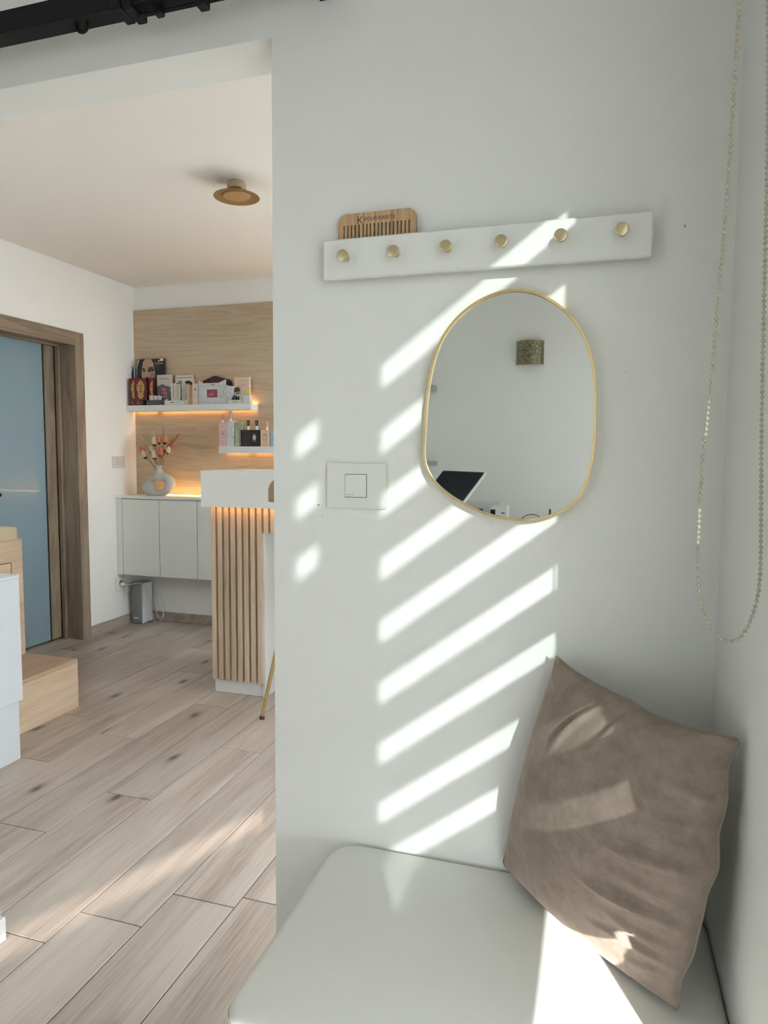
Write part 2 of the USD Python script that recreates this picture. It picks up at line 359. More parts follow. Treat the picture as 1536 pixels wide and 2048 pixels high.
# baseboards
obj('baseboard_left', box(XL, XL+.012, 3.885, YB, 0, .072), OAKBASE, label='greige oak baseboard below the white wall by the door', cat='baseboard', kind='structure')
obj('baseboard_back', box(XL, -1.0, YB-.012, YB, 0, .072), OAKBASE, label='greige oak baseboard under the hanging sideboard', cat='baseboard', kind='structure')
obj('baseboard_jamb', box(XJ, -1.44, YF-.01, 1.335, 0, .062, .002), WHITE, label='short white baseboard at the left side of the passage', cat='baseboard', kind='structure')
# oak cladding
obj('trim_1', box(XL, -.9, YB-.02, YB, .96, 2.341), PANELOAK, smooth=False, label='oak panel with horizontal grain behind the lit shelves', cat='wall panel', kind='structure')

# ---------------------------------------------------------------- sliding door in the left wall
dr = thing('door_1', (XL, 3.4, 0), 'blue-grey frosted glass sliding door in a rustic oak frame', 'door', kind='structure')
obj('casing', box(XL, XL+.014, 3.805, 3.886, 0, 2.079, .002), RUSTIC, dr)
obj('lintel_casing', box(XL, XL+.014, 2.9, 3.8045, 1.988, 2.079, .002), RUSTICY, dr)
obj('jamb', box(-3.455, XL+.002, 3.808, 3.83, 0, 1.9975), RUSTIC, dr)
obj('lintel_jamb', box(-3.455, XL+.002, 2.9, 3.808, 1.998, 2.03), RUSTICY, dr)
obj('door_stop', box(-3.49, -3.456, 3.788, 3.83, 0, 2.0, .004), RUSTIC, dr)
obj('lintel_stop', box(-3.49, -3.456, 2.9, 3.787, 1.985, 2.02, .004), RUSTICY, dr)
obj('stile', box(-3.53, -3.493, 3.70, 3.86, .012, 2.03, .002), RUSTIC, dr)
obj('gasket', box(-3.524, -3.497, 3.692, 3.6998, .012, 2.03, .0005), DARK, dr)
obj('shadow_gap', box(-3.4925, -3.491, 3.783, 3.80, .012, 2.0, 0), DARK, dr, smooth=False)
gl = obj('glass_panel', box(-3.522, -3.500, 2.9, 3.6918, .012, 2.03, .001), DOORGLASS, dr)
q = pt(-1, 990, 0, -3.48)
obj('handle', lathe([(.0, -3.50), (.012, -3.50), (.012, -3.475), (.009, -3.47), (0, -3.47)], (0, q[1], q[2]), 'x', 20), BLACK, dr)
obj('backing_wall', box(-3.56, -3.535, 2.88, 3.92, 0, 2.1, 0), DARK, dr, smooth=False)

# ================================================================ FRONT ROOM
# curtain track above the passage
tr = thing('curtain_track', (-1.1, 1.16, 2.12), 'matt black curtain track mounted above the passage', 'curtain track')
obj('rail', box(-2.1, -.45, 1.138, 1.18, 2.1, 2.142, .002), BLACK, tr)
obj('collar', box(-.892, -.872, 1.134, 1.184, 2.095, 2.146, .002), BLACK, tr)
obj('collar', box(-.866, -.846, 1.134, 1.184, 2.091, 2.146, .002), BLACK, tr)
obj('guide_rod', tube([(-.85, 1.16, 2.091), (-.71, 1.16, 2.091)], .0035), BLACK, tr)
obj('guide_block', box(-.812, -.796, 1.152, 1.168, 2.084, 2.101, .002), BLACK, tr)
obj('end_block', box(-.722, -.703, 1.148, 1.172, 2.082, 2.101, .002), BLACK, tr)
g = np.linspace(0, 2*np.pi, 28, endpoint=False)
obj('ring', tube(np.stack([-.977+.013*np.cos(g), np.full(28, 1.16), 2.097+.013*np.sin(g)], 1), .003, closed=True), BLACK, tr)
for x in (-1.75, -.5): obj('bracket', box(x-.015, x+.015, 1.175, YF, 2.105, 2.137, .002), BLACK, tr)

# peg rail with six brass knobs
pr = thing('peg_rail', (-.21, YF, 1.63), 'white wooden peg rail with six brass knobs above the mirror', 'coat rack')
obj('board', box(-.496, .0745, 1.208, 1.222, 1.5945, 1.6665, .0025), plain('rail_white', (.78, .785, .745), .5, bump=.15, bscale=120), pr)
obj('batten', box(-.485, .065, 1.222, YF, 1.602, 1.642, .001), WHITE, pr)
for px, py in ((685, 511), (786, 502), (891, 492), (1002, 482), (1121, 470), (1244, 458)):
    c = pt(px, py, 1, 1.187)
    obj('knob', lathe([(0, 1.1845), (.0085, 1.1845), (.0102, 1.1852), (.0106, 1.187), (.0104, 1.190), (.0085, 1.192), (.0062, 1.196), (.0058, 1.208), (0, 1.208)], (c[0], 0, c[2]), 'y', 32), BRASS, pr)

# bamboo comb standing behind the rail
BAMBOO = usdkit.material(stage, LK+'bamboo_strips', {
    'g': ('geometry', {}), 's': ('separate_xyz', {}), 'k': ('math', {'math_type': 'multiply', 'value2': 185.0}), 'n': ('noise_texture', {'dimensions': '1D', 'scale': 90.0}),
    'kk': ('math', {'math_type': 'multiply_add', 'value2': 1.5}), 'f': ('math', {'math_type': 'floor'}), 'w': ('white_noise_texture', {'dimensions': '1D'}),
    'm': ('mapping', {'scale': (600, 600, 40)}), 'nf': ('noise_texture', {'scale': 1.0}), 'x': ('math', {'math_type': 'multiply_add', 'value2': .35}),
    'r': ('rgb_ramp', {'ramp': [(.0, (.27, .145, .065)), (.25, (.40, .235, .115)), (.6, (.52, .335, .18)), (1.25, (.62, .43, .25))]}),
    'p': ('principled_bsdf', {'roughness': .55})},
    [('g.position', 's.vector'), ('s.x', 'k.value1'), ('s.x', 'n.w'), ('n.fac', 'kk.value1'), ('k.value', 'kk.value3'), ('kk.value', 'f.value1'), ('f.value', 'w.w'),
     ('g.position', 'm.vector'), ('m.vector', 'nf.vector'), ('nf.fac', 'x.value1'), ('w.value', 'x.value3'), ('x.value', 'r.fac'), ('r.color', 'p.base_color')], surface='p.BSDF')
BURNT = plain('burnt_lettering', (.14, .075, .035), .7)
cl, cr, ct = pt(676, 440, 1, 1.226)[0], pt(833, 430, 1, 1.226)[0], 1.7155
body = rr(cl, cr, 1.6425, ct, .0165, 12).union(rr(cl+.001, cr-.002, 1.6425, 1.69, .004))
xs = [pt(660+x*.1237, 440, 1, 1.226)[0] for x in (228, 290, 348, 408, 472, 532, 595, 655, 715, 780, 840, 905, 965, 1027, 1090, 1152, 1215, 1280)]
for x in xs:
    body = body.difference(sg.Polygon([(x-.0014, 1.60), (x-.0012, 1.6945), (x+.0012, 1.6945), (x+.0014, 1.60)]).buffer(.0003))
cb = thing('comb', ((cl+cr)/2, 1.229, 1.642), 'wide-tooth bamboo comb tucked behind the white peg rail', 'comb')
bd = obj('comb_body', extrude(body, 1.2262, 1.2315, 'y'), BAMBOO, cb, smooth=False)
obj('lettering', join(text('K', .0125, (cl+.0370, 1.2261, 1.6962), bold=False), text('POUR KARITE', .0066, (cl+.0515, 1.2261, 1.7002), width=.058)), BURNT, cb, smooth=False)

# organic mirror
MP = [(1033, 579), (1080, 585), (1125, 613), (1163, 662), (1185, 714), (1193, 772), (1192, 830), (1189, 895), (1180, 950), (1160, 995), (1125, 1025), (1080, 1040), (1030, 1041),
      (970, 1028), (910, 1000), (865, 965), (847, 925), (846, 880), (852, 805), (862, 730), (885, 672), (930, 620), (985, 587)]
mp = np.array([pt(x, y, 1, 1.218)[[0, 2]] for x, y in MP]); mp = np.vstack([mp, mp[:1]])
tck, _ = splprep(mp.T, s=2e-5, per=True); mo = sg.Polygon(np.array(splev(np.linspace(0, 1, 220, endpoint=False), tck)).T)
mr = thing('mirror', (-.15, YF, 1.16), 'organic pebble-shaped wall mirror with a thin gold rim', 'mirror')
obj('frame', extrude(mo.difference(mo.buffer(-.0042)), 1.2155, YF, 'y'), GOLD, mr, smooth=40)
obj('mirror_glass', extrude(mo.buffer(-.0043), 1.2205, 1.2245, 'y'), MIRROR, mr, smooth=False)
obj('backing', extrude(mo.buffer(-.0045), 1.2246, YF-.0002, 'y'), WHITE, mr, smooth=False)

# blank wall plate with a square button
wp = thing('wall_plate', (-.437, YF, 1.213), 'white three-module wall plate with one square button left of the mirror', 'switch plate')
x0, x1, z0, z1 = -.497, -.378, 1.171, 1.2565
hole = sg.box(-.4605, 1.1915, -.4155, 1.2365)
obj('plate', extrude(rr(x0, x1, z0, z1, .003).difference(hole), 1.2325, YF, 'y'), PLASTIC, wp, smooth=False)
obj('recess', extrude(hole.buffer(-.0001), 1.2375, YF-.0003, 'y'), DARK, wp, smooth=False)
obj('button', box(-.4598, -.4168, 1.2315, 1.2374, 1.1925, 1.2357, .0006), PLASTIC, wp)
obj('button_mark', join(*[box(-.458+i*.0021, -.458+i*.0021+.0012, 1.2313, 1.2316, 1.196, 1.196+(.0016 if i % 3 else .0024), 0) for i in range(8)]), plain('print_grey', (.45, .45, .42), .6), wp, smooth=False)

# bench under the mirror
bn = thing('bench', (-.14, 1.0, 0), 'cream upholstered corner bench under the mirror, half in sunlight', 'bench')
obj('seat_cushion', pad(-.476, XR-.003, .772, YF-.003, .40, .5035, .05, .016, .003), LEATHER, bn, smooth=50)
obj('base', box(-.455, XR-.003, .80, YF-.003, 0, .399, .004), WHITE, bn)
pl = rr(-.4765, XR-.0025, .7715, YF-.0025, .05, 10)
obj('piping', tube([(x, y, .4885) for x, y in np.array(pl.exterior.coords)[:-1]], .0016, 6, closed=True), plain('piping_cream', (.60, .59, .55), .5), bn)

# velvet pillow leaning across the corner
def make_pillow():
    A, B, C, D = np.array([-.056, 1.200, .930]), np.array([.183, .965, .908]), np.array([.126, .962, .519]), np.array([-.142, 1.214, .527])
    n = 110; u, v = np.meshgrid(np.linspace(0, 1, n), np.linspace(0, 1, n), indexing='ij')
    flat = ((1-u)*(1-v))[..., None]*A + (u*(1-v))[..., None]*B + (u*v)[..., None]*C + ((1-u)*v)[..., None]*D
    nrm = np.cross(B-A, D-A); nrm = nrm/np.linalg.norm(nrm); nrm = nrm if nrm[1] < 0 else -nrm
    du, dv = (B-A)/np.linalg.norm(B-A), (D-A)/np.linalg.norm(D-A)
    su, sv = np.sin(np.pi*u), np.sin(np.pi*v)
    # edges: the top sags inward, the right edge swells outward
    flat = flat + (dv*.020)[None, None]*(su*(1-v)**2)[..., None] + (du*.014)[None, None]*(sv*u**3)[..., None] + (dv*.010)[None, None]*(su*v**3)[..., None]
    hgt = (np.clip(su, 0, 1)*np.clip(sv, 0, 1))**.52
    fold = np.zeros_like(u)
    def crease(p, q, w, a):
        p, q = np.array(p), np.array(q); d = q-p; L = np.linalg.norm(d); d = d/L
        s = ((u-p[0])*d[0]+(v-p[1])*d[1])/L; t = -(u-p[0])*d[1]+(v-p[1])*d[0]
        wob = .010*np.sin(s*5+p[0]*20+p[1]*31)
        k = np.clip(1-s, 0, 1)**1.1*np.clip((s+.12)/.2, 0, 1)
        return a*k*(np.exp(-((t+wob)/w)**2) - .75*np.exp(-((t+wob-1.7*w)/(w*1.1))**2))
    for c in (((.39, .0), (.12, .17), .014, .007), ((.45, .0), (.25, .32), .018, .018), ((.57, .0), (.48, .22), .020, .016), ((.68, .0), (.58, .15), .018, .005),
              ((.02, .07), (.26, .10), .014, .004), ((1, .05), (.86, .10), .014, .007), ((1, .10), (.84, .11), .012, .006), ((1.0, .22), (.76, .20), .016, .010),
              ((1, .33), (.70, .31), .018, .008), ((1, .40), (.74, .39), .016, .006), ((1, .50), (.58, .48), .017, .012), ((1, .60), (.68, .59), .018, .007), ((1, .70), (.55, .66), .016, .013),
              ((1, .77), (.66, .76), .015, .008), ((1, .84), (.60, .84), .013, .009), ((1, .90), (.70, .91), .012, .008), ((1, .95), (.80, .96), .010, .006),
              ((.30, 1.0), (.30, .90), .012, .004), ((.62, 1.0), (.64, .90), .012, .004), ((.80, 1.0), (.80, .88), .012, .005)):
        fold += crease(*c)*1.9
    wav = (meshkit.noise(np.stack([u*0+3.1, v*9, u*0], -1), 4)-.5)*.016*(u**6) 
    wav2 = (meshkit.noise(np.stack([u*8, u*0+1.7, u*0], -1), 9)-.5)*.012*((1-v)**6)
    flat = flat + du*wav[..., None] + dv*wav2[..., None]
    P = np.stack([u*6, v*6, np.zeros_like(u)], -1)
    soft = (meshkit.fbm(P, 4, 3)-.5)*.007
    env = np.clip(4*np.minimum(np.minimum(u, 1-u), np.minimum(v, 1-v))+.15, 0, 1)
    front = flat + nrm*((.080*hgt + (fold*1.0+soft)*env*hgt.clip(0, 1)**.3)[..., None])
    back = flat - nrm*(.052*hgt)[..., None]
    V = np.vstack([front.reshape(-1, 3), back.reshape(-1, 3)]); f = []; o = n*n
    i, j = np.meshgrid(np.arange(n-1), np.arange(n-1), indexing='ij'); a = (i*n+j).ravel(); b, c, d = a+n, a+n+1, a+1
    fr = np.vstack([np.stack([a, b, c], 1), np.stack([a, c, d], 1)])
    mesh = trimesh.Trimesh(V, np.vstack([fr[:, ::-1], fr+o]), process=False); mesh.merge_vertices()
    if mesh.volume < 0: mesh.invert()
    edge = np.vstack([flat[:, 0], flat[-1, 1:], flat[::-1, -1][1:], flat[0, ::-1][1:-1]])
    return mesh, edge[::2]
pm, pe = make_pillow()
pw = thing('pillow', (.03, 1.05, .51), 'taupe velvet throw pillow standing in the bench corner', 'pillow')
obj('cover', pm, VELVET, pw, smooth=True)
obj('seam', tube(pe, .0016, 6, closed=True), SEAM, pw)

# banded blind with its bead chain
YC, XBL = .86, .185
def sheet(x, y0, y1, z0, z1): return trimesh.Trimesh([(x, y0, z0), (x, y1, z0), (x, y1, z1), (x, y0, z1)], [[0, 1, 2], [0, 2, 3]], process=False)
bl = thing('roller_blind', (.16, .2, 1.95), 'banded day and night roller blind with a hanging cream bead chain', 'blind')
obj('cassette', box(.135, XR, -.55, .80, 1.925, 2.02, .008), WHITE, bl)
top = 1.876
zs = 1.925
for k in range(9):
    zt = top - .1215*k + (.013 if k == 8 else 0)
    obj('opaque_band', sheet(XBL, -.53, .735, zt, zs), OPAQUE, bl, smooth=False)
    obj('sheer_band', sheet(XBL, -.53, .735, zt-.0425, zt), SHEER, bl, smooth=False)
    zs = zt-.0425
obj('opaque_band', sheet(XBL, -.53, .735, .70, zs), OPAQUE, bl, smooth=False)
obj('bottom_bar', box(XBL-.004, XBL+.004, -.53, .685, .69, .712, .003), WHITE, bl)
cpx = [(1536, 150), (1534, 350), (1529, 560), (1524, 800), (1522, 1000), (1521, 1120), (1517, 1180), (1505, 1230), (1490, 1262), (1472, 1280), (1455, 1282), (1435, 1272), (1418, 1250),
       (1404, 1215), (1396, 1160), (1396, 1080), (1401, 980), (1410, 880), (1419, 800), (1428, 700), (1440, 560), (1452, 420), (1462, 280), (1471, 140), (1479, 0)]
cp = [pt(x, y, 1, YC) for x, y in cpx]
cp = [np.array([.150, YC, 1.93])] + cp + [np.array([cp[-1][0]+.012, YC, 1.93])]
cc = curve(cp, 900); dist = np.r_[0, np.cumsum(np.linalg.norm(np.diff(cc, axis=0), axis=1))]
ball = trimesh.creation.icosphere(2, .0023)
beads = []
for s in np.arange(.003, dist[-1], .0062):
    q = ball.copy(); q.apply_translation([np.interp(s, dist, cc[:, k]) for k in range(3)]); beads.append(q)
obj('bead_chain', join(*beads), BEAD, bl, smooth=True, kind='stuff')
obj('chain_cord', tube(cc[::6], .0007, 5), BEAD, bl)

# rear side of the front room, seen in the mirror
sc = thing('wall_sconce', (-.45, YR, 1.965), 'antique brass half-round wall sconce seen in the mirror', 'wall lamp')
gth = np.linspace(0, np.pi, 25)
arc = [(-.45+.088*math.cos(t), YR+.07*math.sin(t)) for t in gth]
shell = sg.LineString(arc).buffer(.0015, cap_style='flat')
obj('shade', extrude(shell, 1.892, 2.042, 'z'), usdkit.material(stage, LK+'antique_brass', {
    'g': ('geometry', {}), 'v': ('voronoi_texture', {'scale': 52.0, 'feature': 'distance_to_edge'}), 'r': ('rgb_ramp', {'ramp': [(.02, (.09, .08, .05)), (.16, (.30, .28, .19))]}),
    'b': ('bump', {'strength': .8, 'distance': .002}), 'p': ('principled_bsdf', {'metallic': .8, 'roughness': .45})},
    [('g.position', 'v.vector'), ('v.distance', 'r.fac'), ('r.color', 'p.base_color'), ('v.distance', 'b.height'), ('b.normal', 'p.normal')], surface='p.BSDF'), sc, smooth=40)
for z in (1.889, 2.036): obj('rim', extrude(sg.LineString(arc).buffer(.003, cap_style='flat'), z, z+.008, 'z'), BRASSD, sc, smooth=40)
obj('back_plate', box(-.535, -.365, YR, YR+.004, 1.893, 2.04), BRASSD, sc)
ct_ = thing('counter', (-.8, -2.0, 0), 'white counter below the sconce seen in the mirror', 'counter')
obj('worktop', box(-1.30, .19, -2.297, -1.60, .81, .84, .002), WHITE, ct_)
obj('cabinet_body', box(-1.28, .19, -2.297, -1.64, 0, .81, .002), WHITE, ct_)
def mirrored(px, py, yreal):
    q = pt(px, py, 1, 2*1.2205-yreal); return np.array([q[0], yreal, q[2]])
TRc = mirrored(972, 943.5, -1.78); e2 = np.array([-.125, .12, -.195]); e1 = np.array([-e2[1], e2[0], 0]) / math.hypot(e2[0], e2[1])
e1 = e1 if e1[0] < 0 else -e1
nn = np.cross(e1, e2); nn /= np.linalg.norm(nn); nn = nn if nn[1] > 0 else -nn
scn = thing('touch_screen', TRc*[1, 1, 0]+[-.2, -.15, .84], 'white-edged till screen with a dark display seen in the mirror', 'screen')
def slab(o, a, b, nrm, w, h, t0, t1, r):
    a, b = a/np.linalg.norm(a), b/np.linalg.norm(b)
    e = trimesh.creation.extrude_polygon(rr(0, w, 0, h, r), t1-t0, engine='earcut'); v = np.array(e.vertices)
    q = trimesh.Trimesh(o + v[:, :1]*a + v[:, 1:2]*b + (v[:, 2:]+t0)*nrm, e.faces, process=False)
    if q.volume < 0: q.invert()
    return q
obj('housing', slab(TRc-e2*0, e1, e2, nn, .50, .262, -.014, 0, .012), WHITE, scn)
obj('display', slab(TRc+e1*.007+e2/np.linalg.norm(e2)*.006, e1, e2, nn, .488, .248, .0002, .0012, .012), plain('screen_black', (.008, .009, .013), .6, spec=.05), scn)
foot = TRc + e1*.30 + e2*.6 - nn*.05
obj('stand', box(foot[0]-.06, foot[0]+.06, foot[1]-.05, foot[1]+.05, .84, foot[2]+.02, .01), WHITE, scn)
a = mirrored(940, 1001, -1.9); b = mirrored(1002, 1001, -1.9)
tp = thing('label_printer', (a[0]*.5+b[0]*.5, -1.9, .84), 'low grey and white printer with a curved lid seen in the mirror', 'printer')
prof = sg.Polygon([(-1.99, .84), (-1.80, .84), (-1.80, .90), (-1.83, .965), (-1.86, .985), (-1.99, .985)]).buffer(.006).buffer(-.006)
obj('printer_body', extrude(prof, a[0]-.05, b[0], 'x'), plain('printer_grey', (.60, .61, .62), .45), tp)
obj('paper_slot', box(a[0]-.01, a[0]+.10, -1.806, -1.797, .925, .95, .002), DARK, tp)
c = mirrored(1003, 1022, -1.75)
rd = thing('card_reader', (c[0], c[1], .84), 'small white card reader with a black window seen in the mirror', 'card reader')
obj('reader_body', join(extrude(rr(c[0]-.062, c[0]+.04, .84, c[2]+.032, .012), c[1]-.05, c[1]+.05, 'y')), WHITE, rd)
obj('reader_screen', box(c[0]-.060, c[0]-.030, c[1]+.05, c[1]+.0515, c[2]-.025, c[2]+.012, .0005), BLACK, rd)
obj('reader_slot', box(c[0]+.005, c[0]+.026, c[1]+.05, c[1]+.0515, c[2]-.012, c[2]-.005, .0005), BLACK, rd)
p0, p1, p2 = mirrored(1042, 1037, -1.8), mirrored(1060, 1029, -1.8), mirrored(1079, 1034, -1.8)
obj('charging_cable', tube(curve([(p0[0]-.03, -1.8, .843), p0+[0, 0, -.003], p1, p2, (p2[0]+.02, -1.8, .85), (p2[0]-.03, -1.75, .843)], 40), .0025, 6), BLACK, label='loop of thin black cable on the counter seen in the mirror', cat='cable')
p = mirrored(1100, 1018, -1.8)
obj('pen', lathe([(0, .84), (.006, .84), (.006, p[2]-.006), (.003, p[2]), (0, p[2])], (p[0], -1.8, 0), 'z', 14), BLACK, label='short black pen standing on the counter seen in the mirror', cat='pen')
for y0, y1, lab in ((770, 780, 'upper small grey wall shelf at the mirror\'s left edge'), (922, 931, 'lower small grey wall shelf at the mirror\'s left edge')):
    a, b = mirrored(868, y0, -2.2), mirrored(868, y1, -2.2)
    obj('wall_shelf', box(-1.33, a[0], YR, -2.19, b[2], a[2], .003), plain(f'shelf_grey_{y0}', (.40, .40, .37), .6), label=lab, cat='shelf')

# ================================================================ BACK ROOM
# ceiling lamp
lp = thing('ceiling_lamp', (-1.605, 2.875, ZC), 'round brass dish ceiling lamp with a warm diffuser', 'ceiling lamp')
lc = (-1.597, 2.866)
obj('canopy', lathe([(0, 2.478), (.040, 2.478), (.043, 2.481), (.043, ZC), (0, ZC)], (-1.612, 2.893, 0), 'z', 36), plain('canopy_gold', (.46, .38, .23), .45, metal=.5), lp)
obj('dish', lathe([(0, 2.452), (.05, 2.451), (.102, 2.4375), (.1035, 2.4355), (.102, 2.4345), (.064, 2.443), (0, 2.443)], (*lc, 0), 'z', 48), BRASSD, lp)
obj('diffuser', lathe([(0, 2.4375), (.058, 2.4375), (.061, 2.440), (.061, 2.4432), (0, 2.4432)], (*lc, 0), 'z', 40), DIFFUSER, lp)
obj('stem', lathe([(0, 2.448), (.010, 2.448), (.010, 2.480), (0, 2.480)], (-1.604, 2.88, 0), 'z', 20), BRASSD, lp)
obj('wire', tube(curve([(-1.585, 2.875, 2.480), (-1.572, 2.862, 2.462), (-1.578, 2.858, 2.452), (-1.565, 2.85, 2.452)], 14), .0022, 6), WHITE, lp)

# white wall-hung sideboard
sb = thing('sideboard', (-2.7, 4.3, .39), 'white wall-hung sideboard with plain flush doors under the shelves', 'sideboard')
obj('worktop', box(XL, -1.7, 4.186, YB-.02, .952, .972), CABW, sb)
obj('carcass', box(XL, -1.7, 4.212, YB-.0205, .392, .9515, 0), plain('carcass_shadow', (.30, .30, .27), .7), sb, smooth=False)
obj('filler', box(XL, -3.296, 4.19, 4.211, .392, .9505), CABW, sb)
for x0, x1 in ((-3.293, -2.983), (-2.9795, -2.674), (-2.6705, -2.365), (-2.3615, -2.05), (-2.0465, -1.7)):
    obj('cabinet_door', box(x0, x1, 4.19, 4.211, .392, .948), CABW, sb)
led = thing('led_profile', (-2.5, 4.369, .972), 'glowing warm LED profile along the back of the sideboard', 'led strip')
obj('profile', box(-3.1, -1.7, 4.362, 4.376, .972, .9745, 0), WHITE, led, smooth=False)
obj('glow_line', box(-3.1, -1.7, 4.364, 4.374, .9745, .9785, 0), LED2, led, smooth=False)

# two floating shelves with LED in the gap behind them
def shelf(x0, x1, z0, z1, label):
    t = thing('floating_shelf', ((x0+x1)/2, 4.38, z0), label, 'shelf')
    obj('board', box(x0, x1, 4.328, 4.412, z0, z1), WHITE, t)
    obj('bracket', box(x0+.2, x0+.23, 4.412, 4.43, z0+.01, z1-.01), WHITE, t)
    obj('bracket', box(x1-.25, x1-.22, 4.412, 4.43, z0+.01, z1-.01), WHITE, t)
    for za, zb, ml in ((z1-.0065, z1-.001, LEDU), (z0+.020, z0+.024, LED)): obj('led_strip', box(x0+.02, x1-.008, 4.417, 4.424, za, zb, 0), ml, t, smooth=False)
    obj('end_cap', box(x1-.003, x1, 4.4125, 4.43, z0, z1, 0), WHITE, t, smooth=False)
Z1 = float(pt(400, 808.5, 1, 4.328)[2]); Z2 = float(pt(500, 892.8, 1, 4.328)[2])
S1R = float(pt(499, 812, 1, 4.328)[0])+.012
S2L = float(pt(437.3, 900, 1, 4.328)[0])
shelf(XL, S1R, Z1-.044, Z1, 'upper floating white shelf crowded with hair products')
shelf(S2L, -1.35, Z2-.048, Z2, 'lower floating white shelf holding perfume cartons')

# ---- goods on the upper shelf: a thing's outline is read on its own front plane
def XZ(px, py, y): q = pt(px, py, 1, y); return float(q[0]), float(q[2])
_pc = {}
def C(r, g, b, rough=.55, k=.98):
    key = (r, g, b, rough)
    if key not in _pc: _pc[key] = plain(f'colour_{r}_{g}_{b}_{int(rough*100)}', tuple(min(.85, c*k) for c in lin(r, g, b)), rough)
    return _pc[key]
def flat(poly, y, t=.0004):
    """A printed shape lying on a front at depth y."""
    return extrude(poly, y-t, y, 'y')
def ell(cx, cz, rx, rz, ang=0): return affinity.rotate(affinity.scale(sg.Point(cx, cz).buffer(1, quad_segs=10), rx, rz), ang, origin=(cx, cz))
def carton(name, x0, x1, z0, z1, y0, y1, mat, label, cat='carton', group=None):
    t = thing(name, ((x0+x1)/2, (y0+y1)/2, z0), label, cat, group)
    obj('carton_body', box(x0, x1, y0, y1, z0, z1, .0012), mat, t, smooth=False)
    return t

Y1 = 4.336
BURG, TAN_, HAIRR = C(82, 30, 30), C(186, 142, 88), C(120, 20, 36)
def henna(x0, x1, z1, flip, side, label, y0=Y1, y1=4.392):
    t = carton('henna_box', x0, x1, Z1, z1, y0, y1, BURG, label, 'carton', 'burgundy hair colour boxes')
    w, h = x1-x0, z1-Z1
    def fx(a): return x0 + w*((1-a) if flip else a)
    face = sg.Polygon([(fx(.98), Z1+h*.92), (fx(.72), Z1+h*.86), (fx(.38), Z1+h*.74), (fx(.34), Z1+h*.62), (fx(.52), Z1+h*.46), (fx(.62), Z1+h*.42), (fx(.50), Z1+h*.34), (fx(.78), Z1+h*.25), (fx(.98), Z1+h*.24)]).buffer(.0008)
    face = face.intersection(sg.box(x0+.0005, Z1, x1-.0005, z1-.001))
    obj('face_print', flat(face, y0), TAN_, t, smooth=False)
    hair = sg.Polygon([(fx(.98), Z1+h*.985), (fx(.25), Z1+h*.95), (fx(.10), Z1+h*.78), (fx(.34), Z1+h*.745), (fx(.72), Z1+h*.875), (fx(.98), Z1+h*.93)])
    obj('hair_print', flat(hair, y0, .0003), HAIRR, t, smooth=False)
    eye = ell(fx(.66), Z1+h*.71, w*.13, h*.022); lips = ell(fx(.84), Z1+h*.50, w*.13, h*.025); nose = sg.Polygon([(fx(.90), Z1+h*.78), (fx(.86), Z1+h*.58), (fx(.98), Z1+h*.57), (fx(.98), Z1+h*.6), (fx(.92), Z1+h*.61), (fx(.94), Z1+h*.78)])
    obj('feature_print', flat(shapely.union_all([eye, lips, nose]), y0-.0004), C(92, 50, 24), t, smooth=False)
    obj('foot_print', join(flat(sg.box(x0+w*.25, Z1+h*.07, x1-w*.2, Z1+h*.08), y0), flat(ell(x0+w*.55, Z1+h*.13, w*.06, h*.02), y0)), C(200, 160, 120), t, smooth=False)
    return t
hx = [XZ(p, 780, Y1)[0] for p in (258.5, 269.3, 281.6, 292.5, 295.0, 303.0)]
hz = XZ(265, 756.5, Y1)[1]
henna(max(hx[0], XL+.003), hx[1]-.001, hz, False, None, 'burgundy hair colour box with half a face, leftmost on the shelf')
henna(hx[1]+.0005, hx[2]-.001, hz, False, None, 'burgundy hair colour box with half a face, second from the left')
henna(hx[2], hx[3], hz, True, None, 'burgundy hair colour box with the mirrored darker half face')
henna(hx[4]-.002, hx[5], hz-.002, False, None, 'burgundy hair colour box behind the grey sachet tray', y0=4.352, y1=4.405)
# blister pack behind
a, b = XZ(260, 732, 4.398), XZ(271, 800, 4.398)
t = thing('hairbrush_pack', (a[0]+.02, 4.40, Z1), 'pale blue arched pack with a maroon window behind the burgundy boxes', 'pack')
arch = sg.box(a[0], Z1, b[0], a[1]-.02).union(ell((a[0]+b[0])/2, a[1]-.022, (b[0]-a[0])/2, .022))
arch = arch.intersection(sg.box(XL+.001, 0, 0, 3))
obj('pack_shell', extrude(arch, 4.396, 4.408, 'y'), C(150, 178, 194), t, smooth=False)
obj('pack_window', flat(arch.buffer(-.007).union(sg.box(a[0]+.008, Z1, b[0]-.007, a[1]-.04)), 4.396), C(70, 40, 44), t, smooth=False)
# portrait box
x0, zt = XZ(271.6, 719, 4.393); x1 = XZ(327.6, 719, 4.393)[0]
t = thing('portrait_box', ((x0+x1)/2, 4.40, Z1), 'black box printed with the portrait of a dark-haired woman', 'box')
obj('box_body', box(x0, x1, 4.393, 4.411, Z1, zt, .001), C(24, 22, 24), t, smooth=False)
q = lambda u, v: (x0 + u/1110*(x1-x0), zt - (v-70)/1110*(x1-x0))   # picture units of the enlarged view
y = 4.393
obj('grey_print', flat(sg.Polygon([q(20, 85), q(160, 85), q(60, 320), q(30, 700), q(20, 700)]), y, .0002), C(150, 145, 138), t, smooth=False)
obj('face_print', flat(sg.Polygon([q(300, 160), q(380, 90), q(600, 90), q(680, 200), q(700, 380), q(745, 560), q(730, 700), q(640, 840), q(540, 900), q(360, 860), q(250, 700), q(232, 540), q(262, 340)]).buffer(.003), y, .0003), C(174, 146, 122), t, smooth=False)
obj('shade_print', join(flat(sg.Polygon([q(560, 560), q(745, 520), q(735, 700), q(640, 850), q(560, 780)]), y, .0005), flat(ell(*q(450, 690), .012, .006), y, .0005)), C(138, 104, 86), t, smooth=False)
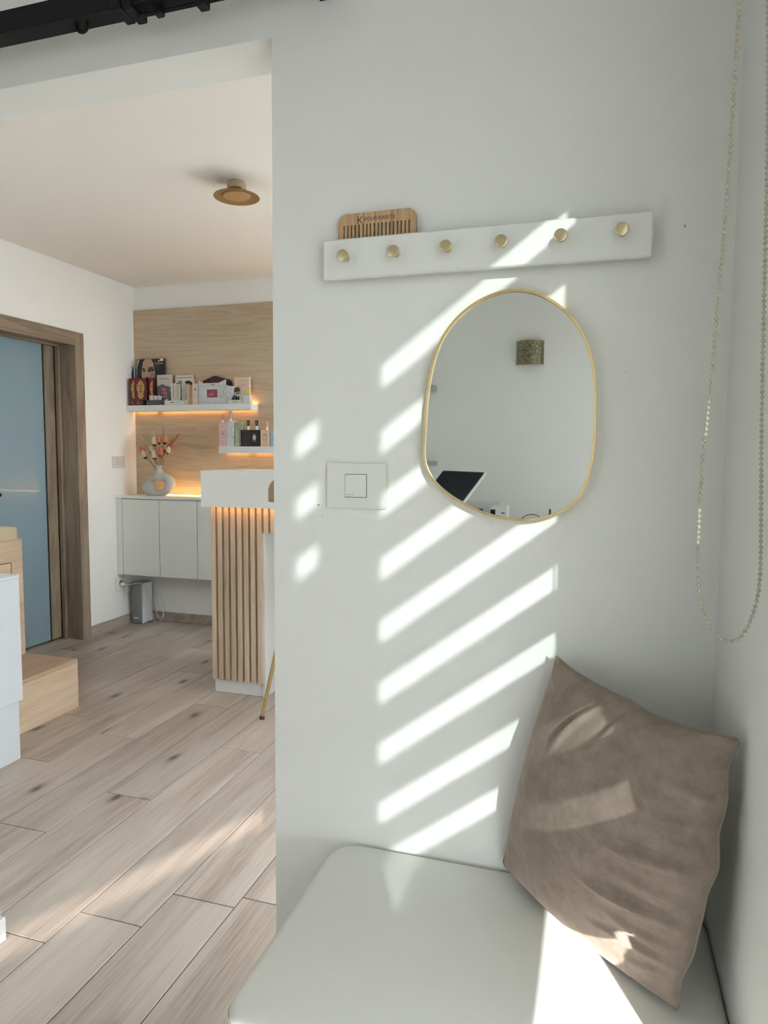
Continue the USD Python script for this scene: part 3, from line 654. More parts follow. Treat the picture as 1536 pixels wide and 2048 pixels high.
eyes = [sg.Polygon([q(270, 380), q(385, 440), q(375, 490), q(280, 500)]), sg.Polygon([q(470, 470), q(520, 395), q(690, 395), q(720, 470), q(640, 500), q(500, 510)]), sg.Polygon([q(490, 400), q(570, 345), q(690, 345), q(690, 370), q(580, 375)]), sg.Polygon([q(260, 360), q(300, 365), q(380, 425), q(370, 440)])]
obj('eye_print', join(*[flat(e.buffer(.0006), y, .0007) for e in eyes]), C(58, 40, 44), t, smooth=False)
obj('eye_white_print', join(flat(ell(*q(585, 462), .005, .003), y, .0009), flat(ell(*q(325, 455), .004, .003), y, .0009)), C(205, 195, 185), t, smooth=False)
obj('nose_print', join(flat(sg.Polygon([q(395, 640), q(460, 700), q(540, 650), q(530, 690), q(460, 720), q(400, 690)]), y, .0007), flat(ell(*q(450, 800), .022, .005), y, .0007)), C(100, 66, 54), t, smooth=False)
obj('tag', flat(sg.box(*q(955, 155), *q(1095, 75)), y, .0006), C(225, 205, 200), t, smooth=False)
obj('logo_print', join(flat(ell(*q(908, 155), .006, .006), y), text('Clavewert', .0085, (q(755, 245)[0], y, q(755, 245)[1]), width=q(1075, 0)[0]-q(755, 0)[0])), C(205, 205, 200), t, smooth=False)
# lip card
x0, zt = XZ(313.6, 750, 4.386); x1, zb = XZ(345.6, 800, 4.386)
t = thing('lip_poster', ((x0+x1)/2, 4.388, Z1), 'white and grey stand-up card with pink lips', 'display card')
obj('card', box(x0, x1, 4.386, 4.389, Z1, zt, .0008), C(196, 188, 180), t, smooth=False)
w, h = x1-x0, zt-Z1
sm = sg.Polygon([(x0+.001, Z1), (x0+.001, zt-h*.38), (x0+w*.35, zt-h*.30), (x0+w*.6, zt-h*.36), (x1-.001, zt-h*.42), (x1-.001, zt-h*.5), (x0+w*.72, zt-h*.50), (x1-.001, zt-h*.56), (x1-.001, Z1)])
obj('smoke_print', flat(sm, 4.386, .0002), C(96, 92, 92), t, smooth=False)
obj('lip_print', join(flat(affinity.rotate(ell(x0+w*.45, zt-h*.48, w*.16, h*.05), -12), 4.386, .0005), flat(affinity.rotate(ell(x0+w*.5, zt-h*.60, w*.17, h*.055), -20), 4.386, .0005)), C(178, 96, 118), t, smooth=False)
obj('title', text('NANNE', .0135, (x0+w*.17, 4.386, zt-h*.16), width=w*.58), C(120, 112, 108), t, smooth=False)
obj('script', text('NANNE', .0100, (x0+w*.12, 4.386, zt-h*.74), width=w*.5), C(205, 205, 205), t, smooth=False)
# grey sachet tray
x0, zt = XZ(285, 796, Y1); x1 = XZ(325, 796, Y1)[0]
t = thing('sachet_tray', ((x0+x1)/2, 4.36, Z1), 'dark grey counter tray filled with white sachets', 'display tray')
tray = sg.Polygon([(Y1, Z1), (Y1, Z1+.036), (4.38, Z1+.05), (4.38, Z1)])
obj('tray_front', box(x0, x1, Y1, Y1+.0015, Z1, Z1+.037, 0), C(74, 76, 76), t, smooth=False)
for xx in (x0, x1-.0015): obj('tray_side', extrude(tray, xx, xx+.0015, 'x'), C(150, 142, 136), t, smooth=False)
obj('tray_floor', box(x0, x1, Y1, 4.38, Z1, Z1+.002, 0), C(74, 76, 76), t, smooth=False)
obj('tray_print', text('HAIRMOUSSE  OXY', .004, (x0+.03, Y1, Z1+.012), width=.075), C(170, 170, 165), t, smooth=False)
for i in range(9):
    xx = x0+.05+i*.0105
    s = box(xx, xx+.009, 4.345+.002*i, 4.352+.002*i, Z1+.0022, Z1+.074-.003*(i % 3), .0008)
    obj('sachet', s, C(214, 212, 206) if i % 3 else C(176, 174, 170), label=f'white foil sachet in the dark grey tray, {["leftmost", "second from the left", "third from the left", "fourth from the left", "in the very middle", "fourth from the right", "third from the right", "second from the right", "rightmost"][i]}', cat='sachet', group='sachets in the grey tray')
# white tube display
x0, zt = XZ(349.6, 751, 4.40); x1 = XZ(388.2, 751, 4.40)[0]
t = thing('tube_display', ((x0+x1)/2, 4.37, Z1), 'white counter display with a printed header and narrow cartons', 'display')
zs_ = XZ(360, 757.5, 4.40)[1]
obj('header', box(x0+.006, x1-.008, 4.400, 4.403, Z1, zt, .0005), C(214, 208, 200), t, smooth=False)
obj('header_back', box(x0, x1, 4.4035, 4.406, Z1, zs_, .0005), C(214, 208, 200), t, smooth=False)
obj('header_title', text('BLADEFORSTERI', .0088, (x0+.014, 4.40, zt-.022), bold=True, width=(x1-x0)-.036), C(84, 80, 78), t, smooth=False)
obj('header_print', join(flat(ell(x0+.045, zt-.060, .020, .024), 4.40), flat(sg.box(x0+.01, zt-.12, x1-.012, zt-.055), 4.40, .0002)), C(150, 136, 130), t, smooth=False)
obj('portrait_print', join(flat(ell(x1-.050, zt-.062, .033, .022), 4.3996)), C(44, 36, 34), t, smooth=False)
obj('portrait_skin_print', flat(ell(x1-.050, zt-.080, .024, .020), 4.3992), C(178, 150, 136), t, smooth=False)
xa, xb = XZ(328.5, 803, Y1)[0], XZ(370, 803, Y1)[0]; xc = XZ(385, 803, 4.40)[0]
obj('tray_front', box(xa, xb, Y1, Y1+.0015, Z1, Z1+.030, 0), C(212, 210, 202), t, smooth=False)
for u0, u1, u2 in ((.05, .085, .019), (.105, .118, .017)): obj('tray_print', flat(sg.box(xa+u0, Z1+.013, xa+u1, Z1+u2), Y1), C(120, 118, 112), t, smooth=False)
side = sg.Polygon([(Y1, Z1), (Y1, Z1+.030), (4.40, Z1+.062), (4.40, Z1)])
for xx in (xa, xb): obj('tray_side', extrude(side, xx-.0015 if xx == xb else xx, xx if xx == xb else xx+.0015, 'x'), C(214, 208, 200), t, smooth=False)
obj('tray_floor', box(xa, xb, Y1, 4.40, Z1, Z1+.002, 0), C(212, 210, 202), t, smooth=False)
for i, (p0, p1, pyt, yy, rot, nm) in enumerate(((342, 350.5, 767, 4.36, -4, 'far left'), (350.5, 359, 768.5, 4.366, 0, 'second'), (364, 370.5, 765.5, 4.372, -5, 'third'), (372, 377, 770, 4.362, 2, 'fourth'), (377.3, 383, 770, 4.364, 0, 'fifth'))):
    u0, zz = XZ(p0, pyt, yy); u1 = XZ(p1, pyt, yy)[0]
    bx = box(u0, u1, yy, yy+.02, Z1+.0025, zz, .0008)
    bx.apply_transform(trimesh.transformations.rotation_matrix(math.radians(rot*.4), [0, 1, 0], [(u0+u1)/2, yy, Z1]))
    bx.apply_translation([0, 0, Z1+.0025-bx.bounds[0][2]])
    c = obj('slim_carton', bx, C(206, 202, 194) if i < 4 else C(206, 160, 112), smooth=False, label=f'slim white carton standing {nm} in the white display' if i < 4 else 'slim orange-sided carton at the right end of the white display', cat='carton', group='slim cartons in the white display' if i < 4 else None)
    obj('line_print', flat(sg.box(u0+(u1-u0)*.45, Z1+.05, u0+(u1-u0)*.6, zz-.012), yy-.0012, .0003), C(150, 148, 142), c, smooth=False)
# small white box with a brown dot
x0, zt = XZ(388.0, 767, 4.35); x1 = XZ(396.2, 767, 4.35)[0]
t = carton('dotted_carton', x0-.012, x1, Z1, zt, 4.345, 4.385, C(206, 198, 188), 'small white carton with a single brown dot', 'carton')
obj('dot_print', flat(ell((x0+x1)/2-.004, zt-.042, .0055, .0065), 4.345), C(70, 48, 38), t, smooth=False)
g = np.linspace(math.pi, 2*math.pi, 14)
obj('line_print', flat(sg.LineString([((x0+x1)/2-.004+.012*math.cos(a), zt-.075+.022*math.sin(a)) for a in g]).buffer(.0005), 4.345), C(150, 140, 130), t, smooth=False)
# octagonal dark gift box
pts = [XZ(px, py, 4.40) for px, py in ((406.5, 765), (406.5, 762), (425, 753), (431, 752), (434, 752.2), (457, 759), (461, 760.5), (464, 773))]
t = thing('gift_box', (-2.6, 4.4, Z1), 'dark maroon gift box with sloped lid behind the white gift bag', 'box')
x0, x1 = pts[0][0], pts[-1][0]
obj('gift_box_body', box(x0+.004, x1-.006, 4.398, 4.411, Z1, pts[-1][1], .001), C(60, 28, 28), t, smooth=False)
obj('gift_box_lid', extrude(sg.Polygon([(x0, pts[-1][1])]+pts), 4.396, 4.4115, 'y'), C(52, 20, 22), t, smooth=False)
# white gift bag
x0, zt = XZ(396.6, 760, 4.345); x1 = XZ(452, 760, 4.345)[0]; zm = XZ(420, 766, 4.345)[1]
t = thing('gift_bag', ((x0+x1)/2, 4.36, Z1), 'white paper gift bag with a crimson label and grey swirls', 'gift bag')
out = sg.Polygon([(x0+.002, Z1), (x0, zt-.004), (x0+.040, zm), (x1-.060, zm), (x1, zt), (x1-.002, Z1)]).difference(rr((x0+x1)/2-.012, (x0+x1)/2+.020, zm-.013, zm-.009, .0015))
BAGW = C(196, 200, 200)
obj('bag_front', extrude(out, 4.345, 4.347, 'y'), BAGW, t, smooth=False)
obj('bag_body', box(x0+.003, x1-.003, 4.347, 4.392, Z1, zm-.015, .002), BAGW, t, smooth=False)
la, lb = XZ(414, 779.3, 4.345), XZ(434.8, 794.8, 4.345)
obj('bag_label', flat(sg.box(la[0], lb[1], lb[0], la[1]), 4.345), C(142, 66, 84), t, smooth=False)
obj('label_text', join(text('Alter', .015, (la[0]+.012, 4.3446, lb[1]+.016), width=.045), flat(sg.box(la[0]+.02, la[1]-.018, lb[0]-.01, la[1]-.0165), 4.3446)), C(214, 160, 172), t, smooth=False)
SW = C(150, 152, 156)
sw = []
for ctrl in ([(398, 794), (402, 793), (405, 797), (408, 804), (409, 806)], [(399, 799), (402, 796), (404, 803), (405, 806)], [(412, 800), (415, 799), (418, 803), (421, 806)], [(413, 803), (416, 805), (418, 806)],
             [(436, 773), (442, 776), (447, 785), (445, 793), (442, 795), (440, 792)], [(438, 782), (441, 788), (442, 796), (446, 795)], [(441, 772), (447, 776), (451, 779)], [(447, 771), (449, 777), (445, 783), (449, 789), (447, 794)], [(424, 798), (428, 802), (427, 806)]):
    c = curve([(*XZ(px, py, 4.345), 0) for px, py in ctrl], 18)
    sw.append(flat(sg.LineString(c[:, :2]).buffer(.0011), 4.345, .0003))
obj('swirl_print', join(*sw), SW, t, smooth=False)
obj('seam_print', flat(sg.box(x0+.006, zm-.0205, x1-.004, zm-.0198), 4.345, .0003), SW, t, smooth=False)
# white carton right behind the bag
x0, zt = XZ(452.4, 772, 4.352); x1 = XZ(464, 772, 4.352)[0]
carton('plain_carton', x0-.004, x1, Z1, zt, 4.352, 4.392, C(196, 198, 206), 'plain white carton right of the gift bag', 'carton')
# tall pastel card
x0, zt = XZ(468, 754.5, 4.384); x1 = XZ(498.5, 754.5, 4.384)[0]
t = thing('pastel_stand', ((x0+x1)/2, 4.39, Z1), 'tall pale pink and yellow stand-up card at the right shelf end', 'display card')
obj('card', box(x0, x1, 4.384, 4.405, Z1, zt, .001), C(216, 196, 176), t, smooth=False)
w, h = x1-x0, zt-Z1
obj('blush_print', flat(sg.Polygon([(x0+w*.15, zt-h*.40), (x0+w*.3, zt-h*.30), (x0+w*.75, zt-h*.22), (x0+w*.9, zt-h*.30), (x0+w*.5, zt-h*.38)]), 4.384), C(222, 166, 158), t, smooth=False)
obj('yellow_print', flat(sg.Polygon([(x0+w*.62, zt-h*.66), (x0+w*.66, zt-h*.52), (x0+w*.8, zt-h*.44), (x1-.001, zt-h*.42), (x1-.001, zt-h*.66)]), 4.384), C(206, 200, 110), t, smooth=False)
obj('script_print', join(*[flat(sg.LineString([(x0+w*(.36+.095*i), zt-h*.17), (x0+w*(.40+.095*i), zt-h*(.10+.02*(i % 3))), (x0+w*(.43+.095*i), zt-h*.165)]).buffer(.0007), 4.384) for i in range(6)]), C(178, 130, 116), t, smooth=False)
# white display of black bottles
x0, zt = XZ(452.3, 789.5, 4.338); x1 = XZ(485.5, 789.5, 4.338)[0]; xe = XZ(499, 790, 4.338)[0]
t = thing('bottle_display', ((x0+x1)/2, 4.36, Z1), 'white window box with small black bottles and a round sticker', 'display')
hh = zt-Z1; win = sg.box(x0+.022, Z1+hh*.42, x1-.024, zt+.01)
obj('display_front', extrude(sg.box(x0, Z1, x1, zt).difference(win), 4.338, 4.3395, 'y'), C(212, 210, 204), t, smooth=False)
obj('display_back', box(x0, x1, 4.378, 4.3795, Z1, zt+.004, 0), C(212, 210, 204), t, smooth=False)
obj('display_floor', box(x0, x1, 4.338, 4.3795, Z1, Z1+.001, 0), C(212, 210, 204), t, smooth=False)
obj('edge_print', join(*[flat(ell(xx, Z1+hh*f, .004, .0035), 4.338) for xx in (x0+.010, x1-.011) for f in (.18, .42, .6, .8)], flat(sg.box(x0+.05, Z1+hh*.16, x0+.088, Z1+hh*.22), 4.338)), C(70, 68, 66), t, smooth=False)
cx, cz = XZ(474, 781.2, 4.376)
obj('sticker', extrude(ell(cx, cz, .0225, .0245), 4.376, 4.3775, 'y'), C(70, 58, 44), t, smooth=False)
obj('sticker_neck', extrude(sg.box(cx-.012, Z1+.02, cx+.012, cz-.015), 4.3775, 4.3785, 'y'), C(212, 210, 204), t, smooth=False)
obj('sticker_band', flat(affinity.rotate(sg.box(cx-.018, cz-.016, cx+.018, cz-.010), 14), 4.376), C(206, 200, 190), t, smooth=False)
for i in range(5):
    xx = x0+.038+i*.0155; zz = zt-.008+.012*((i*2) % 3)/2
    obj('mini_bottle', lathe([(0, Z1+.0012), (.0065, Z1+.0012), (.0065, zz-.014), (.003, zz-.008), (.003, zz), (0, zz)], (xx, 4.358, 0), 'z', 14), C(18, 16, 18, .25), label=f'small black bottle in the white window box, {["leftmost", "second from the left", "middle one", "second from the right", "rightmost"][i]}', cat='bottle', group='black bottles in the window box')
carton('low_carton', x1+.001, xe, Z1, XZ(490, 790, 4.34)[1], 4.341, 4.380, C(208, 204, 206), 'low white carton at the right end of the upper shelf', 'carton')

# ---- goods on the lower shelf
Y2 = 4.334
def lower(name, p0, p1, ptop, mat, label, y1=4.385):
    x0, zt = XZ(p0, ptop, Y2); x1 = XZ(p1, ptop, Y2)[0]
    return carton(name, x0, x1-.001, Z2, zt, Y2, y1, mat, label, 'carton'), x0, x1-.001, zt
def sample_tube(p0, p1, ptop, pcap0, pcap1, zbase, mat, label, clear=False):
    xm, zt = XZ((p0+p1)/2, ptop, 4.352); w = abs(XZ(p1, ptop, 4.352)[0]-XZ(p0, ptop, 4.352)[0])/2
    zc = zbase + (XZ(0, pcap0, 4.352)[1]-XZ(0, pcap1, 4.352)[1])
    t = thing('sample_tube', (xm, 4.352, zbase), label, 'tube')
    obj('cap', lathe([(0, zbase), (.0095, zbase), (.0095, zc-.001), (.0085, zc), (0, zc)], (xm, 4.352, 0), 'z', 20), C(222, 218, 212), t)
    n = 20; gg = np.arange(n)*2*np.pi/n; rings = []
    for s in np.linspace(0, 1, 7):
        rx, ry = .0075+(w-.0075)*s, .0075*(1-s)+.0010*s
        rings.append(np.stack([xm+rx*np.cos(gg), 4.352+ry*np.sin(gg), np.full(n, zc+(zt-zc)*s)], 1))
    v = np.vstack(rings+[[[xm, 4.352, zc]], [[xm, 4.352, zt]]]); f = []
    for i in range(6):
        for j in range(n):
            j2 = (j+1) % n; f += [[i*n+j, i*n+j2, (i+1)*n+j2], [i*n+j, (i+1)*n+j2, (i+1)*n+j]]
    for j in range(n): f += [[7*n, (j+1) % n, j], [7*n+1, 6*n+j, 6*n+(j+1) % n]]
    obj('tube_body', trimesh.Trimesh(v, f, process=False), mat, t)
    obj('tube_print', flat(sg.box(xm-.0012, zc+(zt-zc)*.3, xm+.0012, zc+(zt-zc)*.85), 4.3445, .0003), C(190, 188, 184) if not clear else C(236, 200, 190), t, smooth=False)
PINK = C(222, 182, 178)
t, x0, x1, zt = lower('pink_carton', 437.6, 452.2, 845, PINK, 'tall pink perfume carton at the left end of the lower shelf')
w, h = x1-x0, zt-Z2
for pm_ in (flat(sg.box(x0+w*.08, zt-h*.17, x1-w*.08, zt-h*.16), Y2), flat(sg.box(x0+w*.3, zt-h*.82, x1-w*.3, zt-h*.80), Y2), flat(sg.box(x0+w*.3, zt-h*.90, x1-w*.3, zt-h*.89), Y2),): obj('line_print', pm_, C(186, 136, 136), t, smooth=False)
obj('frame_print', join(flat(sg.box(x0+w*.22, zt-h*.62, x1-w*.15, zt-h*.36).difference(sg.box(x0+w*.28, zt-h*.60, x1-w*.21, zt-h*.38)), Y2), flat(ell(x0+w*.55, zt-h*.47, w*.15, h*.06), Y2)), C(178, 140, 142), t, smooth=False)
sample_tube(443, 448, 829, 840.8, 845, zt, C(214, 120, 106), 'coral sample tube upended on the pink carton', True)
t, x0, x1, zt = lower('marbled_carton', 452.5, 466.5, 842, C(206, 208, 208), 'tall white carton with blue floral marbling')
w, h = x1-x0, zt-Z2
BL = C(118, 128, 160)
rg = random.Random(5)
obj('flower_print', join(*[flat(ell(x0+w*a, zt-h*b, .0016+.0026*rg.random(), .0012+.002*rg.random(), rg.uniform(0, 90)), Y2) for a, b in ((.15, .06), (.3, .12), (.75, .08), (.88, .2), (.9, .26), (.8, .22), (.2, .25), (.1, .62), (.9, .5), (.92, .56), (.88, .64), (.9, .7), (.8, .62), (.25, .64))]), BL, t, smooth=False)
obj('frame_print', flat(ell(x0+w*.48, zt-h*.42, w*.30, h*.16).difference(ell(x0+w*.48, zt-h*.42, w*.26, h*.145)), Y2), C(160, 164, 180), t, smooth=False)
obj('side_print', join(*[box(x1-.0002, x1+.0003, Y2+.006+.01*rg.random(), Y2+.018+.012*rg.random(), Z2+h*v, Z2+h*(v+.05), 0) for v in (.1, .2, .3, .38, .52, .66, .78, .88)]), C(58, 64, 100), t, smooth=False)
sample_tube(458.5, 464, 823, 837, 841, zt, C(168, 174, 206), 'pale blue sample tube upended on the marbled carton')
x0, zt = XZ(468.6, 844, 4.345); x1 = XZ(486.6, 844, 4.345)[0]
SAGE = C(150, 164, 138)
t = thing('sage_carton', ((x0+x1)/2, 4.36, Z2), 'sage green carton with a flared front between marbled and maroon cartons', 'carton')
obj('carton_body', extrude(sg.Polygon([(x0, Z2), (x0, zt), (x1, zt-.002), (x1-.014, Z2)]), 4.345, 4.385, 'y'), SAGE, t, smooth=False)
obj('tube_print', flat(sg.Polygon([(x0+.012, Z2+.03), (x0+.012, zt-.07), (x0+.022, zt-.05), (x0+.034, zt-.075), (x0+.033, Z2+.03)]), 4.345), C(176, 188, 160), t, smooth=False)
obj('cap_print', flat(sg.box(x0+.008, Z2+.006, x0+.036, Z2+.026), 4.345), C(196, 200, 186), t, smooth=False)
obj('edge_print', join(flat(sg.Polygon([(x1-.014, zt-.004), (x1-.001, zt-.004), (x1-.001, zt-.010), (x1-.013, zt-.010)]), 4.345), flat(sg.LineString([(x1-.002, zt-.008), (x1-.010, zt-.06)]).buffer(.0012), 4.345)), C(222, 226, 214), t, smooth=False)
t, x0, x1, zt = lower('maroon_carton', 480.9, 500.5, 859.8, C(44, 24, 30), 'very dark maroon perfume carton left of the black one')
w, h = x1-x0, zt-Z2
for u0, u1, v0, v1 in ((.2, .6, .13, .115), (.45, .56, .44, .42), (.47, .58, .56, .50), (.3, .65, .85, .83)): obj('line_print', flat(sg.box(x0+w*u0, zt-h*v0, x0+w*u1, zt-h*v1), Y2), C(92, 74, 84), t, smooth=False)
sample_tube(493, 500, 840.8, 856, 863, zt, C(34, 28, 28), 'black sample tube upended on the maroon carton')
t, x0, x1, zt = lower('black_carton', 500.8, 519.5, 859.8, C(22, 20, 20), 'black perfume carton with an ornate cream medallion')
w, h = x1-x0, zt-Z2
med = sg.Polygon([(x0+w*(.42+.21*math.cos(a)*(1+.10*math.cos(8*a))), zt-h*.48+h*.24*math.sin(a)*(1+.10*math.cos(8*a))) for a in np.linspace(0, 2*np.pi, 80, endpoint=False)])
obj('medallion_print', flat(med, Y2), C(128, 122, 104), t, smooth=False)
obj('plaque_print', join(flat(sg.box(x0+w*.30, zt-h*.62, x0+w*.54, zt-h*.34), Y2, .0007)), C(200, 194, 178), t, smooth=False)
obj('drop_print', flat(ell(x0+w*.42, zt-h*.63, w*.08, h*.05), Y2, .0009), C(22, 20, 20), t, smooth=False)
sample_tube(509.8, 517, 840.8, 856, 863, zt, C(34, 32, 32), 'black sample tube upended on the black carton')
t, x0, x1, zt = lower('peach_carton', 520.8, 539.5, 860.2, C(224, 192, 164), 'peach perfume carton with a grey oval frame')
w, h = x1-x0, zt-Z2
fr = rr(x0+w*.24, x0+w*.68, zt-h*.72, zt-h*.22, w*.2)
obj('frame_print', flat(fr.difference(fr.buffer(-.004)), Y2), C(150, 140, 124), t, smooth=False)
for pm_ in (flat(sg.box(x0+w*.2, zt-h*.11, x1-w*.2, zt-h*.095), Y2), flat(sg.box(x0+w*.33, zt-h*.36, x0+w*.60, zt-h*.28), Y2), flat(sg.box(x0+w*.33, zt-h*.58, x0+w*.60, zt-h*.53), Y2), flat(sg.box(x0+w*.25, zt-h*.80, x1-w*.25, zt-h*.785), Y2), flat(sg.box(x0+w*.25, zt-h*.86, x1-w*.25, zt-h*.845), Y2), flat(sg.box(x0+w*.25, zt-h*.92, x1-w*.25, zt-h*.905), Y2),): obj('line_print', pm_, C(176, 150, 128), t, smooth=False)
sample_tube(531.5, 536.5, 844, 856, 861, zt, C(206, 186, 160), 'beige sample tube upended on the peach carton')
t, x0, x1, zt = lower('blue_carton', 540.8, 559.5, 860.4, C(148, 190, 208), 'light blue perfume carton beside the wall edge')
w, h = x1-x0, zt-Z2
obj('flower_print', join(*[flat(ell(x0+w*.56+w*.2*math.cos(a), zt-h*.50+h*.16*math.sin(a), .004, .006, math.degrees(a)), Y2) for a in np.linspace(0, 2*np.pi, 10, endpoint=False)]), C(44, 56, 84), t, smooth=False)
obj('line_print', join(flat(sg.box(x0+w*.2, zt-h*.11, x1-w*.2, zt-h*.095), Y2)), C(90, 130, 150), t, smooth=False)

# ---------------------------------------------------------------- donut vase with dried flowers
def sd_ell(p, q, cx, cz, a, b, ang):
    c, s = math.cos(ang), math.sin(ang); x, z = (p-cx)*c+(q-cz)*s, -(p-cx)*s+(q-cz)*c
    k1 = math.hypot(x/a, z/b); k2 = math.hypot(x/(a*a), z/(b*b))
    return k1*(k1-1)/max(k2, 1e-6)
VX, VY, VZ = -3.058, 4.30, .972
def vase_f(x, y, z):
    o = sd_ell(x, z, VX, VZ+.077, .136, .089, .24); hI = sd_ell(x, z, VX+.017, VZ+.077, .043, .033, .40)
    d2 = max(o, -hI); r = .036
    body = math.hypot(max(d2+r, 0), (y-VY)*.85)-r if d2 > -r else abs(y-VY)*.85-r
    rad = .0250 + .040*max(0, min(1, (VZ+.195-z)/.075))**2.2
    neck = max(math.hypot(x-(VX+.008), y-VY)-rad, z-(VZ+.226), (VZ+.12)-z)
    k = .016; hh_ = max(0, min(1, .5+.5*(neck-body)/k)); d = neck*(1-hh_)+body*hh_ - k*hh_*(1-hh_)
    d = max(d, VZ-z, -max(math.hypot(x-(VX+.008), y-VY)-.019, VZ+.15-z))
    return -d
vm = m3.Manifold.level_set(vase_f, [VX-.16, VY-.06, VZ-.01, VX+.16, VY+.06, VZ+.24], .0048)
vm = join(vm)
obj('donut_vase', vm, CERAMIC, smooth=60, label='matte cream donut-shaped vase on the sideboard', cat='vase')
NECK = np.array([VX+.008, VY, VZ+.155])
CREAM, ORANGE, CORAL, BLUSH = C(200, 178, 150), C(190, 118, 82), C(184, 98, 78), C(192, 146, 124)
CALYX, STEM = C(70, 46, 30), C(140, 128, 92)
rg = random.Random(11)
for px, py, mat, y, ht, cn, lab in ((308.4, 885.3, CREAM, 4.29, .046, 'cream', 'cream dried tulip, highest on the left of the bunch'), (318.1, 882.2, ORANGE, 4.30, .040, 'orange', 'orange dried tulip at the top centre of the bunch'), (329.8, 881.4, ORANGE, 4.31, .044, 'orange', 'orange dried tulip at the top right of the bunch'),
                           (285.7, 901.7, CORAL, 4.29, .044, 'coral', 'coral dried tulip leaning far left'), (289.2, 911.5, CREAM, 4.27, .042, 'cream', 'cream dried tulip below the coral one on the far left'), (302.9, 901.7, CREAM, 4.30, .036, 'cream', 'small cream dried tulip between the plume and the stems'),
                           (308.4, 911.9, CREAM, 4.26, .046, 'cream', 'cream dried tulip low in front, just above the vase'), (320.5, 906.4, CORAL, 4.26, .044, 'coral', 'coral dried tulip in the middle of the bunch'), (329.8, 898.6, BLUSH, 4.32, .034, 'blush', 'blush dried tulip at the right middle'), (336.1, 902.5, CREAM, 4.28, .038, 'cream', 'cream dried tulip at the far right')):
    c = np.array([XZ(px, py, y)[0], y, XZ(px, py, y)[1]]); d = c-NECK; d /= np.linalg.norm(d); tip = d*.5+np.array([0, 0, .5]); tip /= np.linalg.norm(tip)
    if abs(d[0]) > .6: tip = d
    t = thing('dried_tulip', c, lab, 'dried flower')
    base = c - tip*ht*.55
    n0 = NECK+[rg.uniform(-.009, .009)+d[0]*.008, rg.uniform(-.008, .008), 0]
    obj('stem', tube(curve([n0, n0*.72+base*.28+[0, 0, .012], n0*.4+base*.6+[0, 0, .012], base], 14), .0022, 6), STEM, t)
    egg = lathe([(0, 0), (.009, .002), (.0155, .010), (.0180, .019), (.0165, .030), (.0125, .039), (.006, .046), (0, .044)], (0, 0, 0), 'z', 18, mod=lambda g, h: 1+.10*np.cos(3*g)*min(1, h/.02))
    cal = lathe([(0, -.003), (.004, -.003), (.0105, .0015), (.0150, .007), (.0166, .0105), (.0150, .008), (0, .004)], (0, 0, 0), 'z', 18, mod=lambda g, h: 1+.06*np.cos(6*g))
    R_ = trimesh.geometry.align_vectors([0, 0, 1], tip); R_[:3, 3] = base
    for q_ in (egg, cal): q_.apply_scale(np.array([1.02, 1.02, 1.36])*ht/.041*(1 if q_ is egg else .9)); q_.apply_transform(R_)
    obj('bloom', egg, mat, t, smooth=60); obj('calyx', cal, CALYX, t, smooth=60)
def plume(pxs, y, wid, mat, stem, lab, name):
    c = curve([NECK+[rg.uniform(-.006, .006), rg.uniform(-.006, .006), 0]]+[[*XZ(px, py, y)[:1], y, XZ(px, py, y)[1]] for px, py in pxs], 60)
    t = thing(name, c[-1], lab, 'dried grass')
    obj('stem', tube(c[::3], .0014, 6), stem, t)
    fr_ = []
    for i in range(170):
        s = rg.uniform(.42, 1); k = int(s*59); p = c[k]; dr_ = c[min(k+1, 59)]-c[k-1]; dr_ /= np.linalg.norm(dr_)
        th = rg.uniform(0, 2*np.pi); sd = np.array([math.cos(th), .8*math.sin(th), .3*math.sin(th*2)])
        L = wid*(1.15-abs(s-.72)*1.6)*rg.uniform(.6, 1.1)
        fr_.append(tube([p, p+dr_*L*.7+sd*L*.45, p+dr_*L*1.5+sd*L*.75], [.0011, .001, .0002], 4))
    obj('awns', join(*fr_), mat, t, kind='stuff')
plume([(306, 918), (294, 895), (281, 874)], 4.31, .026, C(204, 178, 140), C(196, 168, 128), 'long cream feathery plume leaning left out of the vase', 'dried_plume')
plume([(313, 915), (311, 890), (306.5, 862)], 4.33, .017, C(206, 184, 158), STEM, 'short cream plume rising above the cream tulip', 'dried_plume')
plume([(326, 915), (338, 893), (356, 870)], 4.33, .030, C(168, 104, 76), C(150, 100, 70), 'rust coloured pampas plume spreading to the right', 'dried_plume')
plume([(325, 917), (338, 897), (358, 893)], 4.31, .024, C(190, 138, 104), C(150, 100, 70), 'fine tan grass spray bending low to the right', 'dried_plume')
c = curve([NECK, NECK+[.005, .01, .06], [XZ(326.5, 852, 4.33)[0], 4.33, XZ(326.5, 852, 4.33)[1]]], 16)
obj('dried_stalk', tube(c, .0014, 6), C(84, 62, 42), label='bare dark stalk standing highest in the vase', cat='dried flower')

# ---------------------------------------------------------------- reception desk with slatted front
dk = thing('reception_desk', (-1.3, 3.4, 0), 'white reception desk with an oak slatted front and glowing underside', 'desk')
ZB0, ZB1 = 1.006, 1.192
arch = sg.box(-1.568, 1.040, -1.30, 1.10).union(sg.Point(-1.508, 1.095).buffer(.06).union(sg.box(-1.508, 1.09, -1.36, 1.155))).union(sg.Point(-1.36, 1.095).buffer(.06))
obj('counter_front', extrude(sg.box(-1.945, ZB0, -.65, ZB1).difference(arch), 3.09, 3.105, 'y'), WHITE, dk, smooth=False)
obj('counter_top', box(-1.945, -.65, 3.1055, 3.60, ZB1-.018, ZB1, .001), WHITE, dk)
obj('counter_side', box(-1.945, -1.93, 3.1055, 3.60, ZB0, ZB1-.0185, .001), WHITE, dk)
obj('counter_underside', box(-1.9295, -.65, 3.145, 3.60, ZB0, ZB0+.012, 0), WHITE, dk)
NICHE = C(178, 160, 134)
